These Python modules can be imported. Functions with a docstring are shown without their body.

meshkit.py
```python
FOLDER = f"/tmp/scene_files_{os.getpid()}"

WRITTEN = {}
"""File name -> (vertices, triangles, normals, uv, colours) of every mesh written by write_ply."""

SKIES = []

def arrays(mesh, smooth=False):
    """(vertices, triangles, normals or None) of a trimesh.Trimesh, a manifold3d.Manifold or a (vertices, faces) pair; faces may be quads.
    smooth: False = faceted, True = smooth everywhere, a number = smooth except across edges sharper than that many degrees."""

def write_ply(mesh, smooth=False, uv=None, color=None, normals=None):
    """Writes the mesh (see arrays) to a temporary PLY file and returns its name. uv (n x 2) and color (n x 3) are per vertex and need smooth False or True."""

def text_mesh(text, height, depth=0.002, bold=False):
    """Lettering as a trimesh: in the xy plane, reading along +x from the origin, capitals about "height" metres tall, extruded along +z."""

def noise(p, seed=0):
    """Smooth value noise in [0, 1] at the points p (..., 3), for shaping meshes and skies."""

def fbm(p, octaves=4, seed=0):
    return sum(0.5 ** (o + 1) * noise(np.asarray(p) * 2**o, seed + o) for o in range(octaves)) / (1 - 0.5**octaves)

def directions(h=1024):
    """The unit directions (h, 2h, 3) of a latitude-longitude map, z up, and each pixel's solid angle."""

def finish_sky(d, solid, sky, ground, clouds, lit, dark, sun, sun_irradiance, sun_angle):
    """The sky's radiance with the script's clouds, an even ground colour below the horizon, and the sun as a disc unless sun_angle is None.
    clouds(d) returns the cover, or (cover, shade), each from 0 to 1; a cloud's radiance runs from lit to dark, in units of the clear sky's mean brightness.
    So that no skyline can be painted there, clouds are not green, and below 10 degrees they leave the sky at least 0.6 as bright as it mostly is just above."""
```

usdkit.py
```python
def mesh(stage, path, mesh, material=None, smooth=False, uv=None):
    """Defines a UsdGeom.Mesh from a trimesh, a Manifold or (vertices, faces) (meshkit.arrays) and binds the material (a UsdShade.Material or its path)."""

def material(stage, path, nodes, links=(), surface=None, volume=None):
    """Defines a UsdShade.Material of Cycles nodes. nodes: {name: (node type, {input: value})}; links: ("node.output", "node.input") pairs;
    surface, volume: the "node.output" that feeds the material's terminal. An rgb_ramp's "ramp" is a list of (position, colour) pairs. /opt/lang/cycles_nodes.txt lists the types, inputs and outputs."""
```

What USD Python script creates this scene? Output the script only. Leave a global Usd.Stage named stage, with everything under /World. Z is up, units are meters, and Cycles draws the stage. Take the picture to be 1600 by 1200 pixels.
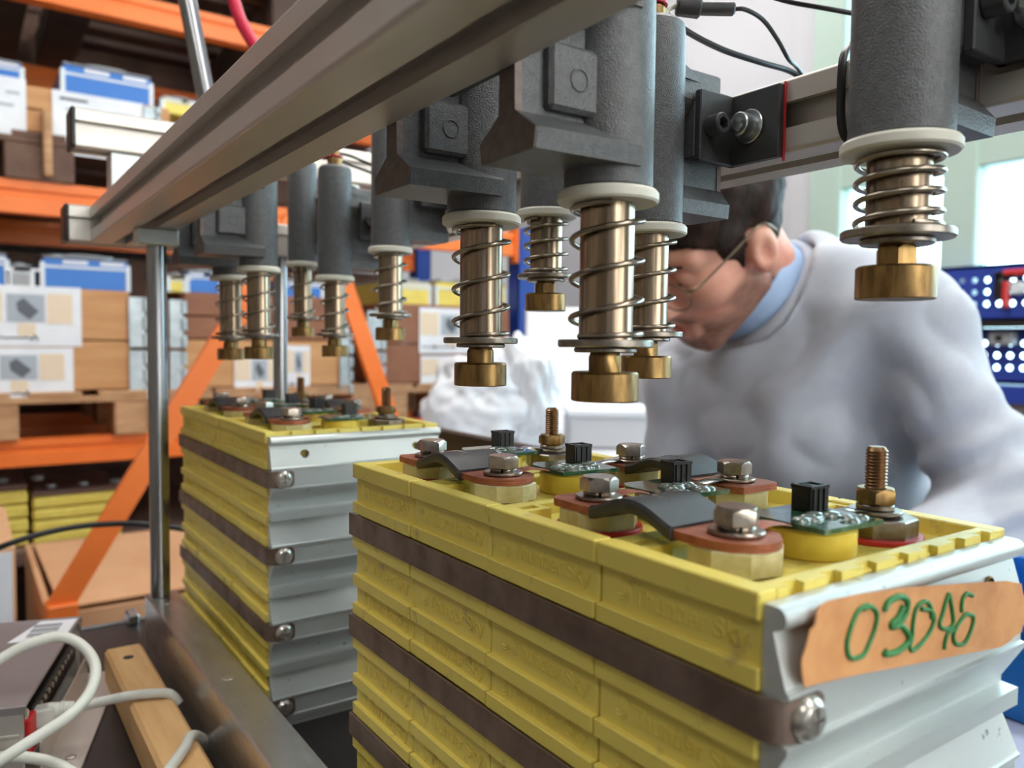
import math, random
import numpy as np, trimesh, manifold3d as m3, shapely
import shapely.geometry as sg
import usdkit, meshkit
from pxr import Usd, UsdGeom, UsdLux, UsdShade, Gf, Sdf, Vt

random.seed(7); RNG = np.random.default_rng(7)
stage = Usd.Stage.CreateInMemory()
UsdGeom.SetStageUpAxis(stage, UsdGeom.Tokens.z); UsdGeom.SetStageMetersPerUnit(stage, 1.0)
UsdGeom.Xform.Define(stage, '/World'); UsdGeom.Scope.Define(stage, '/World/Looks')

# ---------------------------------------------------------------- camera
# world: x = across the packs (towards the windows), y = along the packs (towards the racks), z up; z=0 is the top rim of the packs
FPX, YAW, PITCH, ROLL = 1239.5, 0.6077, 0.0516, 0.0110
EYE = np.array([-0.1738, -0.1327, 0.0659])
_f = np.array([math.sin(YAW)*math.cos(PITCH), math.cos(YAW)*math.cos(PITCH), -math.sin(PITCH)])
_r = np.array([math.cos(YAW), -math.sin(YAW), 0.0]); _u = np.cross(_r, _f)
CR = math.cos(ROLL)*_r + math.sin(ROLL)*_u; CU = -math.sin(ROLL)*_r + math.cos(ROLL)*_u; CF = _f
cam = UsdGeom.Camera.Define(stage, '/World/camera')
cam.CreateHorizontalApertureAttr(36.0); cam.CreateVerticalApertureAttr(27.0)
cam.CreateFocalLengthAttr(FPX*36/1600)
cam.CreateClippingRangeAttr(Gf.Vec2f(0.02, 100))
cam.CreateFStopAttr(9.5); cam.CreateFocusDistanceAttr(0.37)
cam.CreateExposureAttr(0.22)
_m = Gf.Matrix4d(*CR, 0, *CU, 0, *(-CF), 0, *EYE, 1)
cam.AddTransformOp().Set(_m)

# ---------------------------------------------------------------- light
dome = UsdLux.DomeLight.Define(stage, '/World/sky'); dome.CreateIntensityAttr(2.6); dome.CreateColorAttr(Gf.Vec3f(0.90, 0.97, 1.0))
def rect(name, loc, rot, w, h, inten, col=(1, 1, 1)):
    l = UsdLux.RectLight.Define(stage, '/World/' + name); l.CreateWidthAttr(w); l.CreateHeightAttr(h)
    l.CreateIntensityAttr(inten); l.CreateColorAttr(Gf.Vec3f(*col)); l.AddTranslateOp().Set(Gf.Vec3d(*loc)); l.AddRotateXYZOp().Set(Gf.Vec3f(*rot))
CEIL = 1.95
for i, (x, y, w, h, k) in enumerate([(-0.6, 1.35, 0.3, 1.3, 10), (0.95, 0.75, 0.3, 1.4, 20), (0.75, -1.3, 0.3, 1.4, 13), (-1.1, -1.3, 0.3, 1.4, 10), (1.9, 2.3, 0.3, 1.2, 14)]):
    rect('unseen_ceiling_lamp' + (f'_{i:03d}' if i else ''), (x, y, CEIL-0.05), (0, 0, 0), w, h, k, (1.0, 0.97, 0.93))  # ceiling lamps out of view, placed to light packs, person and rack
# ---------------------------------------------------------------- materials
LOOK = {}
def lin(c):
    return tuple(((x/255)/12.92 if x/255 <= 0.04045 else ((x/255+0.055)/1.055)**2.4) for x in c)
def mat(name, c, rough=0.5, metal=0.0, c2=None, vs=8.0, vdet=4.0, lo=0.35, hi=0.65, bs=None, bh=0.2, bd=0.0006, stretch=None, r2=None, **kw):
    """principled material; c2 = second tone mixed in by noise of scale vs (stretch scales the axes), bs = bump noise scale"""
    nodes = {'tc': ('geometry', {}), 'p': ('principled_bsdf', {'base_color': lin(c), 'roughness': rough, 'metallic': metal, **kw})}; links = []
    src = 'tc.position'
    if stretch:
        nodes['map'] = ('mapping', {'scale': stretch}); links.append(('tc.position', 'map.vector')); src = 'map.vector'
    if c2 is not None:
        nodes['n'] = ('noise_texture', {'scale': vs, 'detail': vdet, 'roughness': 0.6})
        nodes['r'] = ('rgb_ramp', {'ramp': [(0, lin(c)), (lo, lin(c)), (hi, lin(c2)), (1, lin(c2))]})
        links += [(src, 'n.vector'), ('n.fac', 'r.fac'), ('r.color', 'p.base_color')]
        if r2 is not None:
            nodes['rr'] = ('map_range', {'from_min': lo, 'from_max': hi, 'to_min': rough, 'to_max': r2, 'clamp': True})
            links += [('n.fac', 'rr.value'), ('rr.result', 'p.roughness')]
    if bs:
        nodes['bn'] = ('noise_texture', {'scale': bs, 'detail': 2.0}); nodes['b'] = ('bump', {'strength': bh, 'distance': bd})
        links += [(src, 'bn.vector'), ('bn.fac', 'b.height'), ('b.normal', 'p.normal')]
    LOOK[name] = usdkit.material(stage, '/World/Looks/' + name, nodes, links, surface='p.BSDF'); return LOOK[name]
mat('yellow_plastic', (233, 212, 104), 0.42, c2=(222, 198, 90), vs=30, bs=220, bh=0.12, bd=0.0004)
mat('yellow_worn', (233, 212, 104), 0.45, c2=(166, 146, 104), vs=70, vdet=6, lo=0.6, hi=0.76, bs=260, bh=0.15, bd=0.0004)
mat('yellow_cap', (226, 198, 76), 0.35)
mat('pale_plastic', (206, 196, 150), 0.45, c2=(176, 164, 112), vs=90)
mat('plate_aluminium', (206, 210, 208), 0.38, 0.45, c2=(116, 110, 102), vs=130, vdet=8, lo=0.655, hi=0.73, bs=200, bh=0.05, bd=0.0003)
mat('plate_stained', (190, 192, 190), 0.4, 0.7, c2=(92, 88, 82), vs=120, vdet=8, lo=0.58, hi=0.68)
mat('rail_aluminium', (212, 204, 196), 0.4, 0.55, c2=(202, 194, 186), vs=20, stretch=(1, 0.1, 1))
mat('bar_aluminium', (206, 202, 196), 0.2, 0.85, c2=(184, 182, 180), vs=40, stretch=(1, 0.2, 1), r2=0.3)
mat('slot_dark', (74, 70, 66), 0.5, 0.6)
mat('strap_steel', (136, 117, 106), 0.45, 0.5, c2=(112, 92, 80), vs=45, r2=0.6)
mat('screw_steel', (210, 204, 196), 0.26, 0.85)
mat('zinc', (206, 210, 212), 0.28, 1.0)
mat('bolt_steel', (190, 180, 168), 0.27, 1.0, c2=(160, 148, 136), vs=200)
mat('copper', (176, 108, 82), 0.42, 0.55, c2=(150, 86, 64), vs=120, r2=0.55)
mat('heat_shrink', (48, 47, 48), 0.42, c2=(66, 65, 66), vs=90, lo=0.5, hi=0.8)
mat('red_plastic', (206, 48, 48), 0.4)
mat('red_insulator', (196, 30, 60), 0.35)
mat('circuit_green', (36, 84, 58), 0.2, c2=(120, 142, 120), vs=160, vdet=5, lo=0.48, hi=0.72, coat_weight=0.7)
mat('solder_grey', (120, 126, 116), 0.2, c2=(66, 84, 70), vs=300, coat_weight=0.8)
mat('black_plastic', (24, 24, 25), 0.4)
mat('brass', (164, 132, 84), 0.36, 0.95, c2=(110, 84, 54), vs=75, vdet=6, stretch=(3, 3, 0.6), lo=0.40, hi=0.66, r2=0.44)
mat('bronze_stud', (140, 108, 78), 0.32, 1.0)
mat('shaft_steel', (166, 146, 124), 0.2, 1.0, c2=(132, 114, 96), vs=420, vdet=3, stretch=(1, 1, 0.02), r2=0.3)  # bronze tint stands in for warm surroundings mirrored in the steel
mat('spring_steel', (160, 148, 134), 0.25, 1.0)
mat('washer_steel', (158, 148, 138), 0.36, 0.95, c2=(120, 110, 100), vs=150)
mat('white_flange', (222, 218, 204), 0.5)
mat('bare_casting', (128, 116, 110), 0.5, 0.4, c2=(112, 100, 94), vs=200)
mat('cast_grey', (104, 105, 106), 0.4, 0.3, c2=(92, 92, 93), vs=300, bs=1350, bh=0.6, bd=0.0007)
mat('bracket_black', (70, 70, 72), 0.45, 0.3, bs=500, bh=0.1)
mat('cable_black', (22, 22, 23), 0.4)
mat('cable_grey', (196, 196, 188), 0.5)
mat('cable_white', (214, 214, 204), 0.45)
mat('post_steel', (158, 158, 160), 0.26, 1.0)
mat('batten_wood', (218, 176, 122), 0.6, c2=(196, 150, 98), vs=14, stretch=(6, 0.6, 6), lo=0.3, hi=0.7)
mat('table_top', (33, 29, 28), 0.34, c2=(40, 35, 33), vs=20)
mat('table_edge', (150, 150, 152), 0.35, 0.6)
mat('box_grey', (150, 142, 142), 0.4, 0.55)
mat('box_dark', (32, 30, 29), 0.5)
mat('paper', (232, 232, 236), 0.8, c2=(222, 222, 228), vs=12)
mat('ink', (70, 70, 78), 0.8)
mat('photo_grey', (166, 172, 180), 0.6)
mat('photo_dark', (92, 96, 104), 0.6)
mat('print_beige', (226, 204, 178), 0.7)
mat('tape_orange', (226, 162, 104), 0.62, c2=(204, 138, 84), vs=60, vdet=6, lo=0.4, hi=0.7, bs=320, bh=0.15, bd=0.0005)
mat('marker_green', (44, 122, 60), 0.55, c2=(60, 140, 76), vs=200)
mat('rack_orange', (242, 122, 44), 0.42, c2=(234, 112, 34), vs=3)
mat('rack_blue', (22, 62, 150), 0.45)
mat('pallet_wood', (196, 152, 112), 0.75, c2=(164, 120, 84), vs=9, stretch=(1, 1, 4))
mat('pallet_dark', (112, 84, 70), 0.8, c2=(86, 62, 52), vs=9)
mat('box_wood', (206, 156, 106), 0.65, c2=(184, 128, 80), vs=7, stretch=(0.7, 1, 5), lo=0.3, hi=0.7)
mat('brown_board', (150, 98, 70), 0.6, c2=(128, 80, 56), vs=8)
mat('dark_board', (112, 86, 78), 0.6)
mat('cardboard', (212, 164, 124), 0.75, c2=(200, 150, 110), vs=5)
mat('galvanised', (196, 206, 210), 0.4, 0.5, c2=(170, 180, 186), vs=30)
mat('case_blue', (38, 112, 196), 0.4)
mat('case_white', (216, 222, 228), 0.45)
mat('case_grey', (150, 152, 156), 0.4)
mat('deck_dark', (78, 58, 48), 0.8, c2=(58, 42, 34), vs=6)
mat('bag_plastic', (236, 238, 244), 0.3, subsurface_weight=0.0, transmission_weight=0.15)
mat('white_paint', (206, 206, 210), 0.7)
mat('wall_beige', (168, 150, 132), 0.7)
mat('white_foam', (244, 246, 250), 0.8)
mat('ceiling_white', (232, 232, 230), 0.8)
mat('floor_grey', (150, 150, 154), 0.5, c2=(140, 140, 146), vs=3)
mat('mint_paint', (186, 208, 196), 0.5)
mat('peg_blue', (40, 66, 160), 0.45)
mat('bin_blue', (24, 118, 200), 0.4)
mat('lavender_grey', (166, 172, 196), 0.35)
mat('knit_grey', (184, 188, 199), 0.92, c2=(179, 183, 194), vs=60, bs=700, bh=0.25, bd=0.001, sheen_weight=0.25)
mat('shirt_blue', (166, 190, 224), 0.8)
mat('trouser_navy', (44, 50, 70), 0.85)
mat('hair_dark', (58, 42, 35), 0.62, c2=(26, 19, 16), vs=60, vdet=5, stretch=(1, 1, 0.3), bs=240, bh=0.5, bd=0.002, specular_ior_level=0.15)
mat('glasses_metal', (128, 112, 92), 0.3, 0.9)
mat('eye_white', (226, 222, 218), 0.3)
mat('eye_iris', (60, 44, 34), 0.2)
mat('lip', (190, 104, 96), 0.5)
mat('shoe_black', (30, 30, 32), 0.5)
mat('hose_red', (204, 30, 64), 0.35)
# skin with a stubble mask per vertex
LOOK['skin'] = usdkit.material(stage, '/World/Looks/skin', {
    'a': ('attribute', {'attribute': 'stubble'}), 'tc': ('geometry', {}), 'n': ('noise_texture', {'scale': 500, 'detail': 2}), 'n2': ('noise_texture', {'scale': 30, 'detail': 3}),
    'sk': ('rgb_ramp', {'ramp': [(0.3, lin((226, 168, 142))), (0.7, lin((210, 142, 122)))]}),
    'mul': ('math', {'math_type': 'multiply', 'value2': 0.8}), 'mx': ('mix', {'color2': lin((78, 56, 46))}), 'p': ('principled_bsdf', {'roughness': 0.5, 'subsurface_weight': 0.12, 'subsurface_scale': 0.006, 'subsurface_radius': (1, 0.3, 0.15)})},
    [('tc.position', 'n2.vector'), ('n2.fac', 'sk.fac'), ('sk.color', 'mx.color1'), ('a.fac', 'mul.value1'), ('mul.value', 'mx.fac'), ('mx.color', 'p.base_color')], surface='p.BSDF')
def glass_mat(name, tint, ior=1.45, rough=0.02):
    LOOK[name] = usdkit.material(stage, '/World/Looks/' + name, {'t': ('transparent_bsdf', {'color': tint}), 'g': ('glossy_bsdf', {'color': (1, 1, 1), 'roughness': rough}), 'f': ('fresnel', {'IOR': ior}), 'm': ('mix_closure', {})},
        [('f.fac', 'm.fac'), ('t.BSDF', 'm.closure1'), ('g.BSDF', 'm.closure2')], surface='m.closure')
glass_mat('pane_glass', (0.80, 0.95, 1.0)); glass_mat('clear_glass', (0.95, 0.93, 0.90))
LOOK['lens_glass'] = usdkit.material(stage, '/World/Looks/lens_glass', {'t': ('transparent_bsdf', {'color': (0.97, 0.95, 0.95)}), 'g': ('glossy_bsdf', {'color': (1, 1, 1), 'roughness': 0.05}), 'm': ('mix_closure', {'fac': 0.05})}, [('t.BSDF', 'm.closure1'), ('g.BSDF', 'm.closure2')], surface='m.closure')
LOOK['lamp_white'] = usdkit.material(stage, '/World/Looks/lamp_white', {'e': ('emission', {'color': (1, 0.98, 0.95), 'strength': 3.0})}, [], surface='e.emission')

# ---------------------------------------------------------------- helpers
TAKEN = set()
def numbered(parent, name):
    p, k = f'{parent}/{name}', 0
    while p in TAKEN:
        k += 1; p = f'{parent}/{name}_{k:03d}'
    TAKEN.add(p); return p
def data(prim, **kw):
    for k, v in kw.items():
        if v: prim.SetCustomDataByKey({'cat': 'category'}.get(k, k), v)
def path(p): return '/World' if p is None else (p if isinstance(p, str) else str(p.GetPath()))
def thing(name, label, cat, loc=(0, 0, 0), rotz=0.0, group=None, kind=None):
    x = UsdGeom.Xform.Define(stage, numbered('/World', name)); x.AddTranslateOp().Set(Gf.Vec3d(*map(float, loc)))
    if rotz: x.AddRotateZOp().Set(float(rotz))
    data(x.GetPrim(), label=label, cat=cat, group=group, kind=kind); return x.GetPrim()
def obj(name, mesh, look, parent=None, label=None, cat=None, group=None, kind=None, smooth=30):
    if isinstance(mesh, list): mesh = trimesh.util.concatenate([tm(x) for x in mesh])
    m = usdkit.mesh(stage, numbered(path(parent), name), mesh, LOOK[look], smooth=smooth)
    data(m.GetPrim(), label=label, cat=cat, group=group, kind=kind); return m.GetPrim()
def tm(m):
    if isinstance(m, trimesh.Trimesh): return m
    v, f, _ = meshkit.arrays(m); return trimesh.Trimesh(v, f, process=False)
def hull(pts):
    return trimesh.convex.convex_hull(np.asarray(pts, float))
def box(x0, x1, y0, y1, z0, z1, c=0.0):
    """a box, its edges chamfered by c"""
    x0, x1 = min(x0, x1), max(x0, x1); y0, y1 = min(y0, y1), max(y0, y1); z0, z1 = min(z0, z1), max(z0, z1)
    c = min(c, (x1-x0)*.45, (y1-y0)*.45, (z1-z0)*.45)
    if c <= 0:
        return trimesh.creation.box(bounds=[[x0, y0, z0], [x1, y1, z1]])
    P = []
    for sx in (0, 1):
        for sy in (0, 1):
            for sz in (0, 1):
                X, Y, Z = (x0, x1)[sx], (y0, y1)[sy], (z0, z1)[sz]; dx, dy, dz = c*(1-2*sx), c*(1-2*sy), c*(1-2*sz)
                P += [(X, Y+dy, Z+dz), (X+dx, Y, Z+dz), (X+dx, Y+dy, Z)]
    return hull(P)
def poly_extrude(poly, axis, a, b):
    """poly in the plane across the axis: z: (x,y), y: (x,z), x: (y,z)"""
    if not isinstance(poly, (sg.Polygon, sg.MultiPolygon)): poly = sg.Polygon(poly)
    m = trimesh.util.concatenate([trimesh.creation.extrude_polygon(g, b-a, engine='earcut') for g in getattr(poly, 'geoms', [poly])])
    v = m.vertices.copy(); v[:, 2] += a; f = m.faces
    if axis == 'y': v = v[:, [0, 2, 1]]; f = f[:, ::-1]
    if axis == 'x': v = v[:, [2, 0, 1]]
    return trimesh.Trimesh(v, f, process=False)
def lathe(profile, n=40, at=(0, 0, 0)):
    """profile of (r, z) pairs going up, around the z axis"""
    m = trimesh.creation.revolve(np.asarray(profile, float), sections=n)
    if m.volume < 0: m.invert()
    m.apply_translation(at); return m
def disc(r, z0, z1, c=0.0004, n=40, at=(0, 0, 0), rin=None):
    if rin: return lathe([(rin, z0), (r-c, z0), (r, z0+c), (r, z1-c), (r-c, z1), (rin, z1), (rin, z0)], n, at)
    return lathe([(0, z0), (r-c, z0), (r, z0+c), (r, z1-c), (r-c, z1), (0, z1)], n, at)
def turn(m, a, b):
    """a mesh standing on +z at the origin, moved so that it points from a to b"""
    a, b = np.asarray(a, float), np.asarray(b, float); d = b-a; d = d/np.linalg.norm(d)
    m = tm(m).copy(); m.apply_transform(trimesh.geometry.align_vectors([0, 0, 1], d)); m.apply_translation(a); return m
def rod(a, b, r, n=24, c=0.0):
    L = float(np.linalg.norm(np.asarray(b, float)-np.asarray(a, float))); return turn(disc(r, 0, L, min(c, r*.5, L*.4), n), a, b)
def hexagon(af, z0, z1, ch=0.12, at=(0, 0, 0), ang=0.3, under=False):
    R, P = af/math.sqrt(3), []
    h = z1-z0
    for k in range(6):
        t = ang+k*math.pi/3; P += [(R*math.cos(t), R*math.sin(t), z0+(h*.2 if under else 0)), (R*math.cos(t), R*math.sin(t), z1-h*.22)]
    for k in range(24):
        t = k*math.pi/12; P.append((af*.475*math.cos(t), af*.475*math.sin(t), z1))
        if under: P.append((af*.475*math.cos(t), af*.475*math.sin(t), z0))
    m = hull(P); m.apply_translation(at); return m
def sweep(pts, r, n=10, smooth_n=0, flat=1.0):
    """a tube along a path (Catmull-Rom when smooth_n), closed at both ends"""
    P = np.asarray(pts, float)
    if smooth_n:
        Q = np.vstack([2*P[0]-P[1], P, 2*P[-1]-P[-2]]); out = []
        for i in range(len(P)-1):
            p0, p1, p2, p3 = Q[i:i+4]
            for t in np.linspace(0, 1, smooth_n, endpoint=False):
                out.append(.5*((2*p1)+(-p0+p2)*t+(2*p0-5*p1+4*p2-p3)*t*t+(-p0+3*p1-3*p2+p3)*t**3))
        P = np.array(out+[P[-1]])
    T = np.gradient(P, axis=0); T /= np.maximum(np.linalg.norm(T, axis=1, keepdims=True), 1e-12)
    up = np.array([0, 0, 1.0]) if abs(T[0][2]) < .9 else np.array([1.0, 0, 0])
    V, a = [], np.linspace(0, 2*math.pi, n, endpoint=False); N = np.cross(up, T[0]); N /= np.linalg.norm(N)
    for i, t in enumerate(T):
        N = N-t*np.dot(N, t); N /= np.linalg.norm(N); B = np.cross(t, N)
        rr = r if np.ndim(r) == 0 else r[min(i, len(r)-1)]
        V.append(P[i]+rr*(np.cos(a)[:, None]*N+flat*np.sin(a)[:, None]*B))
    V = np.vstack(V); F, m = [], len(P)
    for i in range(m-1):
        for k in range(n):
            A, B_, C, D = i*n+k, i*n+(k+1) % n, (i+1)*n+(k+1) % n, (i+1)*n+k
            F += [(A, B_, C), (A, C, D)]
    V = np.vstack([V, P[0], P[-1]])
    for k in range(n): F += [(m*n, (k+1) % n, k), (m*n+1, (m-1)*n+k, (m-1)*n+(k+1) % n)]
    return trimesh.Trimesh(V, F, process=False)
def at(u, v, Z):
    """the point of the room seen at a pixel of the 1600 x 1200 photograph, Z metres deep: how positions were measured"""
    return EYE + Z*(CF + CR*(u-800)/FPX - CU*(v-600)/FPX)
def on(axis, value, u, v):
    d = CF + CR*(u-800)/FPX - CU*(v-600)/FPX; k = 'xyz'.index(axis); return EYE + d*((value-EYE[k])/d[k])
def text_on(s, height, depth, bold=False):
    return meshkit.text_mesh(s, height, depth, bold)

# ================================================================ the room
FLOOR = -0.965
obj('floor', box(-3, 2.75, -3.1, 3.75, FLOOR-.1, FLOOR), 'floor_grey', kind='structure', label='smooth grey workshop floor', smooth=False)
obj('ceiling', box(-3, 2.75, -3.1, 3.75, CEIL, CEIL+.1), 'ceiling_white', kind='structure', label='white workshop ceiling', smooth=False)
obj('wall_back', box(-3, 2.75, 3.65, 3.75, FLOOR, CEIL), 'white_paint', kind='structure', label='white wall behind the pallet rack', smooth=False)
obj('wall_left', box(-3.1, -3, -3.1, 3.75, FLOOR, CEIL), 'wall_beige', kind='structure', label='unseen beige wall on the left, toned down to dim the left sides of the packs', smooth=False)  # out of view; its darker tone cuts the bounce onto the packs
FX0, FX1, FZ0, FZ1 = -0.3, 2.3, -0.1, 1.6
obj('wall_front', [box(-3, FX0, -3.2, -3.1, FLOOR, CEIL), box(FX1, 2.75, -3.2, -3.1, FLOOR, CEIL), box(FX0, FX1, -3.2, -3.1, FLOOR, FZ0), box(FX0, FX1, -3.2, -3.1, FZ1, CEIL)], 'white_paint', kind='structure', label='white wall behind the photographer', smooth=False)
win2 = thing('window_2', 'wide unseen window with pale green frame behind the camera, lighting the end plates', 'window', kind='structure')  # out of view, placed to light the end plates from behind the camera
for x in np.linspace(FX0, FX1, 5): obj('mullion', box(x-.035, x+.035, -3.17, -3.08, FZ0, FZ1, .006), 'mint_paint', win2)
for z in (FZ0, FZ1-.07): obj('frame_rail', box(FX0, FX1, -3.16, -3.09, z, z+.07, .006), 'mint_paint', win2)
for a, b in zip(np.linspace(FX0, FX1, 5)[:-1], np.linspace(FX0, FX1, 5)[1:]): obj('pane', box(a+.03, b-.03, -3.13, -3.124, FZ0+.066, FZ1-.066), 'clear_glass', win2, smooth=False)
XW, WY0, WY1, WZ0, WZ1 = 2.6, -1.2, 1.79, -0.14, 1.55  # opening carried down behind the pegboards so their holes look bright
obj('wall_right', [box(XW, XW+.15, WY1, 3.65, FLOOR, CEIL), box(XW, XW+.15, -3.1, WY0, FLOOR, CEIL), box(XW, XW+.15, WY0, WY1, FLOOR, WZ0), box(XW, XW+.15, WY0, WY1, WZ1, CEIL)],
    'white_paint', kind='structure', label='white wall with the windows', smooth=False)
win = thing('window_1', 'row of pale green framed windows above the blue tool panel, with unseen bays lighting the room', 'window', kind='structure')
edges = [(WY1, 1.655), (1.275, 1.16), (0.66, 0.56), (0.06, -0.04), (-0.54, -0.64), (-1.12, WY0)]  # bays nearer the camera are out of view and light the room
for a, b in edges: obj('mullion', box(XW-.03, XW+.07, b, a, WZ0, WZ1, .006), 'mint_paint', win)
for z0, z1 in ((WZ0, WZ0+.09), (0.66, 0.80), (WZ1-.07, WZ1)): obj('frame_rail', box(XW-.022, XW+.06, WY0, WY1, z0, z1, .006), 'mint_paint', win)
for (a, b), (c, d) in zip(edges[:-1], edges[1:]):
    for z0, z1 in ((WZ0+.09, 0.66), (0.80, WZ1-.07)): obj('pane', box(XW+.03, XW+.036, c-.004, b+.004, z0-.004, z1+.004), 'pane_glass', win, smooth=False)
obj('trim_1', box(XW-.012, XW, WY1+.0, WY1+.1, FLOOR, CEIL), 'white_paint', kind='structure', label='white wall lining beside the windows', smooth=False)

# ================================================================ work table
TZ, TY1 = -0.2148, 0.718
TX1 = .70
tb = thing('work_table', 'dark brown work table with a pale metal edge carrying the battery jig', 'table')
obj('table_top', box(-0.62, TX1, -0.75, TY1, TZ-.03, TZ, .001), 'table_top', tb)
obj('edge_strip', box(-0.62, TX1, TY1, TY1+.006, TZ-.032, TZ+.0015, .001), 'table_edge', tb, label='pale metal edge strip')
for x in (-.58, TX1-.04):
    for y in (-.71, TY1-.05): obj('leg', box(x-.02, x+.02, y-.02, y+.02, FLOOR, TZ-.03, .002), 'table_edge', tb)

# ================================================================ battery packs
CW, PW, PH = 0.067, 0.1405, 0.2148
PL = 4*CW
STRAPS = [(-0.0274-.0556*k, -0.039-.0556*k) for k in range(4)]
TXT = text_on('Thunder Sky', .0058, .0004)
TXT.apply_scale([.045/max(TXT.extents[0], 1e-6), 1, 1])
def side_map(m, x0, y0, z0):
    v = m.vertices; m2 = m.copy(); m2.vertices = np.stack([x0-v[:, 2], y0-v[:, 0], z0+v[:, 1]], 1); return m2
def swirl():
    out = []
    for k in range(3):
        r = .0018+.0012*k; a = np.linspace(-2.4, 1.2-.3*k, 9)+.5*k
        out.append(sweep(np.stack([r*np.cos(a), r*np.sin(a), 0*a+.0001], 1), .00038, 5))
    return trimesh.util.concatenate(out)
LOGO = swirl(); LOGO.apply_translation((-.006, .0028, -.0002))
def to_manifold(m):
    m = tm(m).copy(); m.merge_vertices(); return m3.Manifold(m3.Mesh(np.asarray(m.vertices, np.float32), np.asarray(m.faces, np.uint32)))
def minus(m, *cuts):
    r = to_manifold(m)
    for c in cuts: r = r-to_manifold(c)
    return tm(r)
def plate_profile():
    """(outward, z) of the ribbed aluminium end plate"""
    P = [(.0030, -.0028)]
    for t in np.linspace(100, -80, 8): P.append((.0040+.0032*math.cos(math.radians(t)), -.0060+.0032*math.sin(math.radians(t))))
    P += [(.0030, -.0098)]
    for k in range(4):
        z = STRAPS[k][0]
        P += [(.0074, z+.0030), (.0084, z+.0022), (.0084, z+.0008), (.0068, z+.0004), (.0068, z-.0118), (.0084, z-.0122), (.0084, z-.0138)]
        if k < 3: P += [(.0010, z-.0268), (.0010, z-.0290), (.0068, z-.0294), (.0068, z-.0358), (.0008, z-.0362), (.0010, z-.0385)]
    P += [(.0065, -PH+.002), (.0065, -PH)]
    return P
def bolt(p, x, y, z):
    """washer, spring washer and hex bolt on a terminal"""
    b = obj('bolt', hexagon(.0132, z+.0033, z+.0088, ang=random.uniform(0, 1)), 'bolt_steel', p, smooth=20)
    b0 = b
    obj('washer', disc(.0092, z, z+.0014, .0004, 36), 'bolt_steel', b0).GetPath()
    a = np.linspace(.12, 2*math.pi-.02, 40)+4.0
    obj('spring_washer', sweep(np.stack([.0052*np.cos(a), .0052*np.sin(a), 0*a+z+.0024], 1), .0012, 6, flat=.9), 'bolt_steel', b0)
    for c in stage.GetPrimAtPath(b.GetPath()).GetChildren(): pass
    xf = UsdGeom.Xformable(b); xf.AddTranslateOp().Set(Gf.Vec3d(x, y, 0)); return b
def stud(p, x, y, z):
    pts = [(0, z)]
    n = 19
    for k in range(n):
        zz = z+k*.00125; pts += [(.0035, zz+.0001), (.0041, zz+.0006), (.0035, zz+.0012)]
    top = z+n*.00125; pts += [(.0034, top+.0002), (.0028, top+.0010), (0, top+.0010)]
    b = obj('stud', lathe(pts, 28), 'bronze_stud', p, smooth=40, label='threaded bronze stud')
    obj('nut', hexagon(.0134, z+.0030, z+.0092, ang=.55, under=True), 'brass', b, smooth=20)
    obj('washer', disc(.0098, z-.0005, z+.0010, .0004, 36), 'washer_steel', b)
    obj('spring_washer', disc(.0068, z+.0010, z+.0030, .0004, 36), 'washer_steel', b)
    UsdGeom.Xformable(b).AddTranslateOp().Set(Gf.Vec3d(x, y, 0)); return b
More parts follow.
